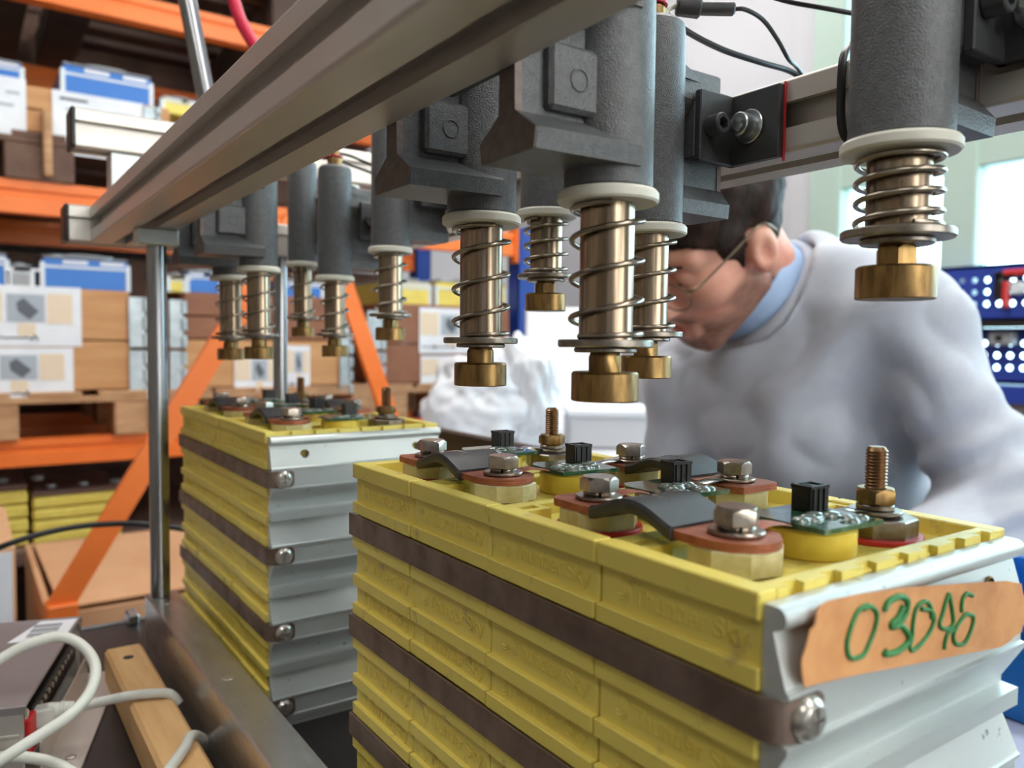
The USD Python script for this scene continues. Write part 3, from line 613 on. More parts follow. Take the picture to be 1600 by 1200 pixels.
P3 = [np.array([-.0440, .412, -.207]), np.array([-.0485, .399, -.196]), on('z', -.1840, 299, 1150), on('z', -.1833, 288, 1170), on('z', -.1832, 266, 1200), on('z', -.1832, 235, 1245)]
obj('cable', sweep(P2, .0034, 12, 8), 'cable_grey', nc, smooth=60); obj('cable', sweep(P3, .0034, 12, 8), 'cable_grey', nc, smooth=60)
obj('plug_boot', [sweep([P2[0]+(P2[1]-P2[0])*t for t in np.linspace(-.6, .9, 6)], [.0062, .0058, .0054, .0052, .0048, .0044], 12)]+[turn(disc(.0060-.0003*k, 0, .0012, .0004, 16), P2[0]+(P2[1]-P2[0])*(.1+.18*k), P2[1]) for k in range(5)], 'cable_white', nc)
obj('plug', box(*sorted((P2[0][0]-.016, P2[0][0]-.003)), P2[0][1]-.006, P2[0][1]+.006, -.193, -.181, .001), 'cable_white', nc)
cable('network_cable', 'pale printed network cable looping up over the electronics box', 'cable_white', .0035, [at(-70, 1075, .50), at(0, 1030, .52), at(48, 1005, .53), at(95, 995, .54), at(130, 1010, .54), at(149, 1042, .52), at(140, 1082, .50), at(108, 1118, .48), at(60, 1150, .465), at(0, 1188, .45), at(-70, 1230, .44)])
cable('network_cable', 'pale network cable lying in the bottom left corner of the picture', 'cable_white', .0035, [at(-80, 1205, .49), at(-5, 1184, .49), at(45, 1184, .49), at(95, 1197, .485), at(150, 1235, .475)])
cable('power_cable', 'black cable arching across to behind the far battery pack', 'cable_black', .0034, [at(-80, 890, .86), at(0, 855, .87), at(65, 834, .89), at(130, 822, .91), at(200, 818, .93), at(250, 822, .95), at(300, 830, .98), at(360, 850, 1.02)])

# ================================================================ pallet rack and the goods on it
RY = 2.25                                        # front plane of the rack beams
ZM, ZL, ZT, ZG = .466, -.196, .990, -.790        # tops of the middle, low and top beams, floor-level goods
def px(u0, v0, u1, v1, y):
    """x0, x1, z0, z1 of a face measured in the photograph on the plane y"""
    a, b = on('y', y, u0, (v0+v1)/2), on('y', y, u1, (v0+v1)/2); c, d = on('y', y, (u0+u1)/2, v1), on('y', y, (u0+u1)/2, v0)
    return a[0], b[0], c[2], d[2]
rack = thing('pallet_rack', 'orange and blue pallet rack filling the left background', 'pallet rack')
def beam(y, z1, h, x0, x1, label=None):
    obj('beam', poly_extrude([(y, z1-h), (y+.045, z1-h), (y+.045, z1), (y, z1), (y, z1-h*.28), (y+.006, z1-h*.34), (y+.006, z1-h*.44), (y, z1-h*.5)], 'x', x0, x1), 'rack_orange', rack, smooth=20)
for z, h in ((ZT, .068), (ZM, .084), (ZL, .070)):
    beam(RY, z, h, -1.2, 1.50); beam(RY+.80, z, .084, -1.2, 1.50)
for x in (1.50,):
    for y in (RY-.01, RY+.78):
        obj('upright', [box(x, x+.075, y, y+.006, FLOOR, 1.90, .001), box(x, x+.006, y, y+.07, FLOOR, 1.90, .001), box(x+.069, x+.075, y, y+.07, FLOOR, 1.90, .001)] if x > 1 else box(x, x+.05, y+.06, y+.12, FLOOR, 1.9, .002), 'rack_blue', rack, label='blue steel upright')
    if x > 1:
        for z in (ZM-.05, ZL-.05): obj('beam_hook', box(x-.012, x, RY-.012, RY+.03, z-.06, z+.07, .003), 'rack_orange', rack)
def brace(p, q, wid):
    p, q = np.array(p), np.array(q); d = (q-p)/np.linalg.norm(q-p); n = np.cross(d, [0, 1, 0]); n /= np.linalg.norm(n); w = n*wid/2; t = np.array([0, .016, 0])
    return hull([r+s*w+k*t for r in (p, q) for s in (-1, 1) for k in (0, 1)])
YB = 1.48
ba = thing('brace_bar', 'flat orange brace bar sloping down to the left behind the left post', 'brace bar')
obj('bar', brace(on('y', YB, 470, 330), on('y', YB, 92, 952), .042), 'rack_orange', ba)
x0, x1, z0, z1 = px(72, 943, 122, 962, YB); obj('foot', box(x0, x1, YB-.012, YB+.04, z0-.02, z1, .003), 'rack_orange', ba)
bb = thing('brace_bar', 'flat orange brace bar sloping down to the right behind the far battery pack', 'brace bar')
obj('bar', brace(on('y', YB, 500, 330), on('y', YB, 618, 672), .038), 'rack_orange', bb)
def cbox(name, look, u0, v0, u1, v1, y, dep, c=.003, parent=None, **kw):
    x0, x1, z0, z1 = px(u0, v0, u1, v1, y); return obj(name, box(x0, x1, y, y+dep, z0, z1, c), look, parent, **kw)
def pallet(label, x0, x1, z, y, look='pallet_wood', n=3):
    p = thing('pallet', label, 'pallet', ((x0+x1)/2, y, z)); w = x1-x0
    for k in range(n):
        bw = .155 if 0 < k < n-1 else .083; cx = -w/2+bw/2+(w-bw)*k/(n-1)
        for yy in (.0, .33, .66): obj('block', box(cx-bw/2, cx+bw/2, yy, yy+.13, .0, .092, .004), look, p)
    for k in range(3): obj('cross_board', box(-w/2, w/2, .0+.33*k, .13+.33*k, .092, .108, .002), look, p)
    for k in range(5): obj('deck_board', box(-w/2+(w-.12)*k/4, -w/2+(w-.12)*k/4+.12, 0, .79, .108, .122, .002), look, p)
    return p
def case(label, u0, v0, u1, v1, y, kind='blue', dep=.34, base=None):
    """a battery case: coloured body with white band, clear lid with knobs and handle"""
    x0, x1, z0, z1 = px(u0, v0, u1, v1, y)
    if base is not None: z0 = base+.0025
    h = z1-z0; w = x1-x0
    col = {'blue': 'case_blue', 'yellow': 'yellow_plastic', 'grey': 'case_grey'}[kind]
    p = thing('battery_case', label, 'battery case', ((x0+x1)/2, y, z0)); w2 = w/2
    obj('body', box(-w2, w2, 0, dep, 0, h*.84, .004), col, p)
    obj('band', box(-w2-.001, w2+.001, -.0015, dep*.5, h*.58, h*.65, .001), 'case_white', p); 
    for s in (-1, 1): obj('corner_trim', box(s*w2-.006, s*w2+.006, -.002, .01, 0, h*.74, .002), 'case_white', p)
    obj('lid', box(-w2, w2, -.002, dep, h*.84, h*.90, .004), 'case_grey', p)
    for s in (-.62, .55): obj('pole', disc(.020, h*.90, h, .003, 20, (s*w2, .06, 0)), 'galvanised', p)
    obj('handle', sweep([(-.5*w2, .03, h*.86), (-.35*w2, .02, h*.95), (.35*w2, .02, h*.95), (.5*w2, .03, h*.86)], .005, 8, 4), 'case_grey', p)
    for s in (-.25, .62): obj('sticker', box(s*w2-.03, s*w2+.03, -.0026, 0, h*.70, h*.80), 'paper', p, smooth=False)
    return p
def sheet(label, u0, v0, u1, v1, y, kind='print', parent=None):
    """a printed sheet: grey photograph of a battery, beige print areas, handwriting"""
    x0, x1, z0, z1 = px(u0, v0, u1, v1, y); w, h = x1-x0, z1-z0
    p = thing('paper_sheet', label, 'paper', ((x0+x1)/2, y, (z0+z1)/2))
    obj('sheet', box(-w/2, w/2, -.0015, 0, -h/2, h/2), 'paper', p, smooth=False)
    def r(a, b, c, d, look, name, t=.0025): obj(name, box(a*w, b*w, -t, -.001, c*h, d*h), look, p, smooth=False)
    if kind == 'print':
        r(-.14, .18, -.10, .36, 'photo_grey', 'photo_print'); r(-.48, -.18, -.10, .40, 'print_beige', 'print_area'); r(.20, .42, -.12, .38, 'print_beige', 'print_area'); r(-.05, .10, -.33, -.12, 'print_beige', 'print_area')
        m = hull([(a*w, yy, b*h) for a, b in ((-.06, .22), (.0, .30), (.13, .08), (.05, -.06), (-.05, .08)) for yy in (-.0034, -.0022)]); obj('pictured_battery', m, 'photo_dark', p)
        t = np.linspace(-.46, .12, 60); obj('handwriting', sweep(np.stack([t*w, 0*t-.002, (-.36+(.03*np.sin(t*88)+.025*np.sin(t*143+1))*(.5+.5*np.sin(t*19))**2)*h], 1), .0018, 5), 'ink', p)
    else:
        for k, (a, b, c) in enumerate([(-.42, -.12, .36), (-.36, -.08, .20), (.18, .40, .24), (-.34, .30, .04), (-.30, -.16, -.18)]): r(a, b, c, c+.04, 'ink' if k in (0, 4) else 'photo_grey', 'text_line')
    return p
def hinge(label, u0, v0, u1, v1, y):
    x0, x1, z0, z1 = px(u0, v0, u1, v1, y); w, h = x1-x0, z1-z0; p = thing('corner_hinge', label, 'hinge', ((x0+x1)/2, y, z0)); n = 2
    for k in range(n): obj('plate', box(-w/2, w/2, -.006, 0, h*k/n+.004, h*(k+1)/n-.004, .002), 'galvanised', p)
    for k in range(6): obj('knuckle', disc(.009, h*(k+.1)/6, h*(k+.85)/6, .002, 14, (w/2, -.004, 0)), 'galvanised', p)
def collar_box(label, x0, x1, z0, z1, y, n=2, look='box_wood', dep=.78):
    p = thing('collar_box', label, 'wooden box', ((x0+x1)/2, y, z0)); w = x1-x0; h = (z1-z0)/n
    for k in range(n):
        for nm, b in (('front_board', box(-w/2, w/2, 0, .022, k*h+.002, (k+1)*h-.002, .002)), ('back_board', box(-w/2, w/2, dep-.022, dep, k*h+.002, (k+1)*h-.002, .002)),
                      ('side_board', box(-w/2, -w/2+.022, .022, dep-.022, k*h+.002, (k+1)*h-.002, .002)), ('side_board', box(w/2-.022, w/2, .022, dep-.022, k*h+.002, (k+1)*h-.002, .002))): obj(nm, b, look, p)
    obj('cover', box(-w/2+.005, w/2-.005, .005, dep-.005, n*h-.012, n*h+.002, .002), look, p)
    return p
# --- low level
X = lambda u, v, y=RY: on('y', y, u, v)[0]
Zy = lambda u, v, y=RY: on('y', y, u, v)[2]
pallet('light wooden pallet on the low orange beam at the left edge', X(229, 655)-.76, X(229, 655), ZL, RY-.02)
pallet('light wooden pallet on the low beam, right of the chrome post', X(262, 655), X(585, 655), ZL, RY-.01)
pallet('reddish wooden pallet on the low beam below the white plastic bag', X(600, 640), X(800, 640), ZL, RY-.01)
zt = Zy(165, 455)
collar_box('tan wooden box with printed sheets on the low shelf at the left', X(-190, 540), X(203, 540), ZL+.123, zt, RY, 2)
collar_box('tan wooden box behind the thin rear post, below brown boards', X(288, 580), X(530, 580), ZL+.123, Zy(400, 533), RY, 1)
collar_box('brown wooden box standing on the tan one behind the left plunger pair', X(288, 490), X(530, 490), Zy(400, 531), Zy(400, 462), RY, 2, 'brown_board')
collar_box('dark brown wooden box on the low shelf beside the blue upright', X(596, 560), X(795, 560), ZL+.123, Zy(690, 478), RY, 2, 'brown_board')
sheet('upper printed sheet on the tan box, with handwriting below its picture', -60, 446, 127, 541, RY-.002)
sheet('lower printed sheet on the tan box, just above the pallet', -70, 543, 115, 627, RY-.002)
sheet('printed sheet on the tan box right of the chrome post', 366, 552, 440, 622, RY-.002)
sheet('narrow printed sheet behind the raised plunger by the thin rear post', 446, 540, 484, 610, RY-.002)
sheet('upper printed sheet on the dark brown box near the blue upright', 655, 482, 745, 552, RY-.002)
sheet('lower printed sheet on the dark brown box near the blue upright', 657, 556, 740, 606, RY-.002)
hinge('galvanised corner hinge left of the chrome post', 201, 462, 228, 628, RY-.003)
hinge('galvanised corner hinge just right of the chrome post', 264, 466, 287, 626, RY-.003)
hinge('galvanised corner hinge left of the right orange brace', 530, 492, 547, 618, RY-.003)
hinge('galvanised corner hinge right of the right orange brace', 573, 484, 598, 612, RY-.003)
YC = RY+.06
case('blue battery case with white band on the low tan box', 66, 397, 200, 456, YC, base=zt)
case('blue battery case cut by the left edge on the low tan box', -120, 386, 11, 447, YC, base=zt)
case('small grey battery case between two blue ones on the low tan box', 14, 411, 50, 449, YC, 'grey', base=zt)
case('yellow battery case just right of the chrome post', 263, 426, 289, 467, YC, 'yellow', base=Zy(400, 462))
case('blue battery case right of the chrome post on the brown box', 293, 420, 345, 468, YC, base=Zy(400, 462))
case('blue battery case behind the thin rear post', 440, 436, 504, 478, YC, base=Zy(400, 462))
case('yellow battery case left of the dark gap on the dark brown box', 612, 434, 672, 482, YC, 'yellow', base=Zy(690, 478))
case('yellow battery case next to the blue upright on the dark brown box', 682, 436, 790, 484, YC, 'yellow', base=Zy(690, 478))
# --- middle level
zm1 = Zy(120, 128)
pallet('dark wooden pallet on the middle orange beam', X(62, 258)-.38, X(62, 258)+.38, ZM, RY-.01, 'pallet_dark')
collar_box('tan wooden box with sheets on the middle shelf', X(-260, 180), X(265, 180), ZM+.123, zm1-.03, RY, 2)
sheet('pale sheet with text lines at the left edge of the middle shelf', -60, 116, 41, 216, RY-.002, 'text')
sheet('sheet with printed lines under the blue case of the middle shelf', 82, 151, 224, 247, RY-.002, 'text')
cbox('wooden_post', 'pallet_wood', 68, 170, 82, 274, RY-.035, .03, label='thin light wooden strip standing in front of the middle pallet', cat='wood strip')
case('blue battery case with two poles on the middle shelf', 98, 102, 236, 162, YC, base=zm1-.03)
case('blue battery case cut by the left edge of the middle shelf', -110, 80, 34, 126, YC, base=zm1-.03)
case('yellow battery case beside the slanting tube on the middle shelf', 254, 150, 312, 200, YC, 'yellow', base=zm1-.03)
hinge('galvanised corner hinge above the upper cross bar', 224, 165, 246, 250, RY-.003)
# --- added dark crates that give the shelves their dark depth
for lv, z, h in (('top', ZT, .55), ('middle', ZM, .43), ('low', ZL, .56), ('lowest', FLOOR, .66)):
    for k, (a, b) in enumerate(((-1.15, -.30), (-.26, .60), (.64, 1.46))):
        c_ = thing('added_dark_crate', f'dark wooden crate added to darken the back of the {lv} shelf, {("left", "middle", "right")[k]} one', 'crate', ((a+b)/2, RY+.86, z)); w = (b-a)/2
        obj('body', box(-w, w, 0, .40, 0, h, .004), 'pallet_dark', c_)
        for j in range(3): obj('slat', box(-w, w, -.014, 0, h*j/3+.012, h*(j+1)/3-.012, .002), 'pallet_dark', c_)
# --- top level: slatted pallet seen from below
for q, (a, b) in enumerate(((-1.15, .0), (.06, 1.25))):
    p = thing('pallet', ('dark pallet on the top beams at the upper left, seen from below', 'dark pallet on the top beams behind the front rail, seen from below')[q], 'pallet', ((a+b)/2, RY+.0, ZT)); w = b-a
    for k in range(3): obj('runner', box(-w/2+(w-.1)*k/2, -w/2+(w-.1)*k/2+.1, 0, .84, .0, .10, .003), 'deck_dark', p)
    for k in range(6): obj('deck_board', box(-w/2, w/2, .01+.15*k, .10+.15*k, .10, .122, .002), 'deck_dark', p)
cb = thing('cardboard_box', 'small cardboard box on the top beam behind the red hose', 'box'); x0, x1, z0, z1 = px(392, -60, 452, 30, RY+.02)
obj('carton', box(x0, x1, RY+.02, RY+.4, ZT+.1225, ZT+.36, .004), 'cardboard', cb); obj('tape_strip', box((x0+x1)/2-.02, (x0+x1)/2+.02, RY+.018, RY+.03, ZT+.1225, ZT+.36), 'print_beige', cb)
# --- bottom level
for k, (u0, u1, lab) in enumerate([(-150, 44, 'left yellow cell stack on the lowest shelf'), (51, 190, 'right yellow cell stack on the lowest shelf')]):
    x0, x1, z0, z1 = px(u0, 766, u1, 865, RY+.05); z0 = px(-150, 766, 44, 865, RY+.05)[2]; p = thing('cell_stack', lab, 'battery stack', ((x0+x1)/2, RY+.05, z0)); n = 4; h = (z1-z0)*.92
    for j in range(n): obj('cell', box(-(x1-x0)/2, (x1-x0)/2, 0, .3, h*j/n+.002, h*(j+1)/n-.002, .005), 'yellow_plastic', p)
    obj('top_plate', box(-(x1-x0)/2, (x1-x0)/2, .01, .3, h, h*1.09, .004), 'dark_board', p)
    for j in range(4): obj('terminal', disc(.014, h*1.09, h*1.16, .002, 14, (-(x1-x0)/2+.05+.08*j, .08, 0)), 'galvanised', p)
sh = thing('shelf_board', 'dark shelf board under the yellow cell stacks', 'shelf'); zs = px(-150, 766, 44, 865, RY+.05)[2]
obj('board', box(-1.2, 1.5, RY, RY+.8, zs-.04, zs, .003), 'dark_board', sh)
for x in (-.9, 1.2): obj('bracket', box(x, x+.04, RY+.02, RY+.78, zs-.08, zs-.04, .002), 'dark_board', sh)
# open carton on the floor in front of the rack
CX0, CX1, CY0, CY1, CZ = -.050, .62, 1.56, 2.19, -.456
ct = thing('open_carton', 'large open cardboard carton on the floor under the rack', 'carton', (0, 0, 0)); t = .010
for nm, b in (('front_wall', box(CX0, CX1, CY0, CY0+t, FLOOR, CZ)), ('back_wall', box(CX0, CX1, CY1-t, CY1, FLOOR, CZ)), ('side_wall', box(CX0, CX0+t, CY0+t, CY1-t, FLOOR, CZ)), ('side_wall', box(CX1-t, CX1, CY0+t, CY1-t, FLOOR, CZ)), ('floor_panel', box(CX0+t, CX1-t, CY0+t, CY1-t, FLOOR, FLOOR+.008))): obj(nm, b, 'cardboard', ct, smooth=False)
def flap(a, b, c, d, th=.006):
    P = np.array([a, b, c, d], float); n = np.cross(P[1]-P[0], P[3]-P[0]); n /= np.linalg.norm(n); return hull(np.vstack([P, P+n*th]))
obj('back_flap', flap((CX0+.02, CY1-.012, CZ), (CX1-.02, CY1-.012, CZ), (CX1-.02, CY1-.30, CZ-.085), (CX0+.05, CY1-.30, CZ-.085)), 'cardboard', ct, smooth=False)
obj('front_flap', flap((CX0+.02, CY0+.012, CZ-.01), (CX1-.02, CY0+.012, CZ-.01), (CX1-.02, CY0+.28, CZ-.10), (CX0+.05, CY0+.28, CZ-.10)), 'cardboard', ct, smooth=False)
# left flap folded in
obj('side_flap', flap((CX0+.012, CY0+.02, CZ), (CX0+.012, CY1-.02, CZ), (CX0+.03, CY1-.05, CZ-.12), (CX0+.03, CY0+.05, CZ-.12)), 'cardboard', ct, smooth=False)
obj('slot_handle', box(.21, .29, CY1-.018, CY1-t-.001, CZ-.07, CZ-.045, .004), 'box_dark', ct)
cx0, CH = CX0-.02, CZ-FLOOR
cl = thing('labelled_carton', 'carton with white printed labels at the lower left edge', 'carton', (X(30, 900, 1.50)-.205, 1.50, FLOOR)); obj('carton', box(-.3, .20, 0, .4, 0, -.30-FLOOR, .004), 'cardboard', cl)
lp = obj('label', box(-.28, .195, -.002, 0, -.58-FLOOR, -.31-FLOOR), 'paper', cl, smooth=False)
for a in (.33, .46): obj('photo_print', box(.10, .17, -.0035, -.0015, -a-.07-FLOOR, -a-FLOOR), 'photo_grey', lp, smooth=False)

# ================================================================ right and middle background
db = thing('dark_board', 'dark brown board standing upright on the table behind the packs', 'board'); obj('board', box(.246, .260, .05, .66, TZ, -.028, .0015), 'deck_dark', db); obj('foot', box(.236, .285, .30, .34, TZ, TZ+.012, .001), 'deck_dark', db)
tbl = thing('packing_table', 'white packing table behind the person with bag and foam on it', 'table'); PZ = -.136
obj('table_top', box(.42, 1.42, .90, 1.50, PZ-.03, PZ, .002), 'white_paint', tbl)
for x in (.46, 1.38):
    for y in (.94, 1.46): obj('leg', box(x-.02, x+.02, y-.02, y+.02, FLOOR, PZ-.03, .002), 'table_edge', tbl)
def crumple(c, r, seed, sub=5, amp=.30):
    m = trimesh.creation.icosphere(sub, 1.0); v = m.vertices; n1 = np.abs(meshkit.noise(v*2.6+seed*7.1, seed)); n2 = np.abs(meshkit.noise(v*6.1+seed*3.3, seed+5))
    k = 1+amp*(.55-n1*1.6)+.10*(.3-n2); v2 = v*k[:, None]*np.array(r); v2[:, 2] = np.maximum(v2[:, 2], -r[2]*.78); m.vertices = v2+np.array(c); return m
obj('plastic_bag', to_manifold(crumple((.640, 1.13, PZ+.088), (.125, .09, .105), 3, 5, .2)) + to_manifold(crumple((.712, 1.10, PZ+.105), (.070, .07, .13), 8, 5, .22)), 'bag_plastic', label='crumpled white plastic bag lying on the white table', cat='bag', smooth=50)
fm = thing('foam_block', 'tall bright white foam panel standing on the packing table', 'foam block', (.975, 1.30, PZ), -34)
obj('block', box(-.095, .125, 0, .05, 0, .285, .004), 'white_foam', fm); obj('rim', box(-.095, .125, -.012, 0, 0, .05, .003), 'white_foam', fm)
wb = thing('white_box', 'low white lidded box on the packing table left of the pullover', 'box', (.835, 1.005, PZ), -34)
obj('body', box(-.07, .09, 0, .12, 0, .062, .006), 'white_paint', wb); obj('lid', box(-.074, .094, -.004, .124, .062, .080, .006), 'white_foam', wb)
bn = thing('parts_bin', 'bright blue plastic parts bin on the work table beside the near pack', 'bin', (.575, .185, TZ))
W, D, Hh, t = .105, .075, .075, .004
for nm, b in (('front_wall', box(-W, W, -D, -D+t, 0, Hh, .001)), ('back_wall', box(-W, W, D-t, D, 0, Hh, .001)), ('side_wall', box(-W, -W+t, -D+t, D-t, 0, Hh, .001)), ('side_wall', box(W-t, W, -D+t, D-t, 0, Hh, .001)), ('bottom', box(-W+t, W-t, -D+t, D-t, 0, t))): obj(nm, b, 'bin_blue', bn)
obj('rim', [box(-W-.004, W+.004, -D-.004, -D+.001, Hh-.006, Hh, .001), box(-W-.004, W+.004, D-.001, D+.004, Hh-.006, Hh, .001), box(-W-.004, -W+.001, -D, D, Hh-.006, Hh, .001), box(W-.001, W+.004, -D, D, Hh-.006, Hh, .001)], 'bin_blue', bn)
for k in (-1, 1): obj('rivet', turn(disc(.004, 0, .002, .0006, 16), (k*.08, -D, .05), (k*.08, -D-1, .05)), 'bin_blue', bn)
tr = thing('pale_patch', 'pale lavender grey patch on the table under the blue parts bin', 'mat', (.56, .10, TZ)); obj('mat', box(-.17, .14, -.20, .17, 0, .0012, .0005), 'lavender_grey', tr); obj('border', [box(-.17, .14, -.20, -.192, .0012, .0018), box(-.17, .14, .162, .17, .0012, .0018)], 'peg_blue', tr, kind='stuff')  # thin pale lavender grey slab over the dark table top
UsdGeom.XformCommonAPI(UsdGeom.Xformable(bn)).SetTranslate(Gf.Vec3d(.575, .185, TZ+.0018))
# perforated tool panels on the window wall
XP = 2.50
def peg(label, y0, y1, z0, z1):
    p = thing('pegboard', label, 'pegboard'); holes = []
    for y in np.arange(y0+.03, y1-.02, .038):
        for z in np.arange(z1-.048, z0+.02, -.038): holes.append(sg.Point(y, z).buffer(.0088, 5))
    poly = sg.box(y0, z0, y1, z1).difference(shapely.union_all(holes))
    obj('perforated_sheet', poly_extrude(poly, 'x', XP, XP+.003), 'peg_blue', p, smooth=False)
    for z in (z0, z1-.012): obj('folded_edge', box(XP, XP+.025, y0, y1, z, z+.012, .001), 'peg_blue', p)
    for y in (y0+.05, y1-.05): obj('stand_off', box(XP+.003, XW, y-.015, y+.015, z1-.06, z1-.02), 'peg_blue', p)
    return p
peg('upper blue perforated pegboard below the windows', .18, 1.30, .150, .3300)
peg('lower blue perforated pegboard over the bench', .18, 1.30, -.045, .130)
sl = thing('tool_shelf', 'narrow black shelf between the two tool panels', 'shelf'); obj('board', box(XP-.07, XP, .18, 1.30, .131, .143, .002), 'black_plastic', sl); obj('lip', box(XP-.074, XP-.068, .18, 1.30, .131, .149, .001), 'black_plastic', sl)
tl = thing('gripper_tool', 'red and black hand tool hanging on the upper tool panel', 'tool')
obj('head', [box(XP-.03, XP-.003, 1.028, 1.052, .215, .302, .004), box(XP-.03, XP-.003, .99, 1.05, .280, .304, .004)], 'black_plastic', tl)
obj('upper_handle', box(XP-.034, XP-.004, .88, 1.028, .288, .308, .006), 'red_plastic', tl); obj('lower_handle', box(XP-.034, XP-.004, 1.008, 1.027, .190, .272, .005), 'red_plastic', tl)
obj('knob', turn(disc(.020, 0, .028, .004, 20), (XP-.004, .985, .250), (XP-1, .985, .250)), 'case_white', tl)
cb2 = thing('case_on_shelf', 'grey instrument case hanging on the lower tool panel', 'case'); obj('body', box(XP-.05, XP-.001, .985, 1.052, .075, .116, .004), 'case_grey', cb2); obj('clip', box(XP-.054, XP-.05, 1.01, 1.03, .09, .105, .001), 'black_plastic', cb2)
wbn = thing('wall_bench', 'dark topped blue bench along the window wall', 'bench'); obj('bench_top', box(1.95, XP+.02, -.2, 1.45, -.145, -.105, .003), 'deck_dark', wbn)
for x in (1.99, 2.42):
    for y in (-.14, 1.38): obj('leg', box(x, x+.05, y, y+.05, FLOOR, -.145, .002), 'peg_blue', wbn)
obj('back_strip', box(XP-.02, XP+.02, -.2, 1.45, -.105, -.050, .002), 'peg_blue', wbn)

# ================================================================ the person
def surface_nets(D, org, h):
    """smooth mesh of the zero level of a grid of distances"""
    s = D < 0; nx, ny, nz = D.shape
    c = np.zeros((nx-1, ny-1, nz-1), np.int8)
    for i in (0, 1):
        for j in (0, 1):
            for k in (0, 1): c += s[i:nx-1+i, j:ny-1+j, k:nz-1+k]
    act = (c > 0) & (c < 8); idx = -np.ones(act.shape, np.int64); I = np.argwhere(act); idx[tuple(I.T)] = np.arange(len(I))
    acc = np.zeros((len(I), 3)); cnt = np.zeros(len(I)); corners = [(i, j, k) for i in (0, 1) for j in (0, 1) for k in (0, 1)]
    val = {q: D[I[:, 0]+q[0], I[:, 1]+q[1], I[:, 2]+q[2]] for q in corners}
    for a in corners:
        for ax in range(3):
            if a[ax]: continue
            b = list(a); b[ax] = 1; b = tuple(b); va, vb = val[a], val[b]; m = (va < 0) != (vb < 0); t = np.where(m, va/np.where(m, va-vb, 1), 0)
            p = np.tile(np.array(a, float), (len(I), 1)); p[:, ax] += t; acc[m] += p[m]; cnt += m
    V = org+h*(I+acc/np.maximum(cnt, 1)[:, None]); F = []
    for ax in range(3):
        o = [q for q in range(3) if q != ax]; sl0 = [slice(1, -1)]*3; sl0[ax] = slice(0, -1); sl1 = [slice(1, -1)]*3; sl1[ax] = slice(1, None)
        A, B = s[tuple(sl0)], s[tuple(sl1)]; E_ = np.argwhere(A != B); up = A[tuple(E_.T)]; E_ = E_.copy(); E_[:, o[0]] += 1; E_[:, o[1]] += 1
        def cell(d0, d1):
            q = E_.copy(); q[:, o[0]] -= d0; q[:, o[1]] -= d1; return idx[tuple(q.T)]
        Q = np.stack([cell(1, 1), cell(0, 1), cell(0, 0), cell(1, 0)], 1); flip = up if ax != 1 else ~up
        Q = np.where(flip[:, None], Q, Q[:, ::-1]); F.append(Q)
    F = np.vstack(F); F = np.vstack([F[:, [0, 1, 2]], F[:, [0, 2, 3]]])
    m = trimesh.Trimesh(V, F, process=False); m.invert() if m.volume < 0 else None; return m
class Field:
    def __init__(self, lo, hi, h):
        self.lo, self.h = np.array(lo, float), h; n = np.ceil((np.array(hi)-self.lo)/h).astype(int)+1; self.n = n; self.D = np.full(n, .2, np.float32)
    def part(self, lo, hi, m):
        a = np.maximum(((np.asarray(lo)-m-self.lo)/self.h).astype(int), 0); b = np.minimum(((np.asarray(hi)+m-self.lo)/self.h).astype(int)+2, self.n)
        if (b <= a).any(): return None, None
        g = [self.lo[i]+self.h*np.arange(a[i], b[i]) for i in range(3)]; P = np.stack(np.meshgrid(*g, indexing='ij'), -1); return tuple(slice(x, y) for x, y in zip(a, b)), P
    def put(self, sl, d, k=.02, sub=False):
        o = self.D[sl]; d = d.astype(np.float32)
        if sub: d = -d; hh = np.maximum(k-np.abs(o-d), 0)/k; self.D[sl] = np.maximum(o, d)+hh*hh*k*.25
        else: hh = np.maximum(k-np.abs(o-d), 0)/k; self.D[sl] = np.minimum(o, d)-hh*hh*k*.25
    def cone(self, a, b, ra, rb, k=.02, sub=False):
        a, b = np.asarray(a, float), np.asarray(b, float); R = max(ra, rb); sl, P = self.part(np.minimum(a, b)-R, np.maximum(a, b)+R, k+.03)
        if sl is None: return
        ab = b-a; t = np.clip(((P-a)@ab)/max(ab@ab, 1e-9), 0, 1); self.put(sl, np.linalg.norm(P-a-t[..., None]*ab, axis=-1)-(ra+(rb-ra)*t), k, sub)
    def ell(self, c, r, ax=None, k=.02, sub=False):
        c, r = np.asarray(c, float), np.asarray(r, float); R = r.max(); sl, P = self.part(c-R, c+R, k+.03)
        if sl is None: return
        q = P-c; q = q@ax.T if ax is not None else q; kk = np.linalg.norm(q/r, axis=-1); k2 = np.linalg.norm(q/(r*r), axis=-1); self.put(sl, np.where(k2 > 1e-9, kk*(kk-1)/np.maximum(k2, 1e-9), -r.min()), k, sub)
    def mesh(self): return surface_nets(self.D, self.lo, self.h)
HA = np.array([0.28301686, 0.73966114, -0.44793769]); HO = np.array([0.55712305, 0.51679712, 0.19564307])
_f0 = -math.cos(HA[0])*CR-math.sin(HA[0])*CF; _F = math.cos(HA[1])*_f0-math.sin(HA[1])*CU; _U = math.sin(HA[1])*_f0+math.cos(HA[1])*CU; _L = np.cross(_U, _F)
HL, HU = math.cos(HA[2])*_L+math.sin(HA[2])*_U, math.cos(HA[2])*_U-math.sin(HA[2])*_L; HF = _F; HM = np.stack([HL, HF, HU])   # rows: left, forward, up of the head
def hd(x, y, z): return HO+HM.T@np.array([x, y, z])
NB = at(1198, 468, 1.035)                                           # base of the neck
na = -.80*CR+.52*CU-.28*CF; na /= np.linalg.norm(na)
SL, SR = at(1408, 512, .935), at(1090, 605, 1.13); CH_ = at(1265, 640, 1.06); PV = at(1375, 1000, 1.25)
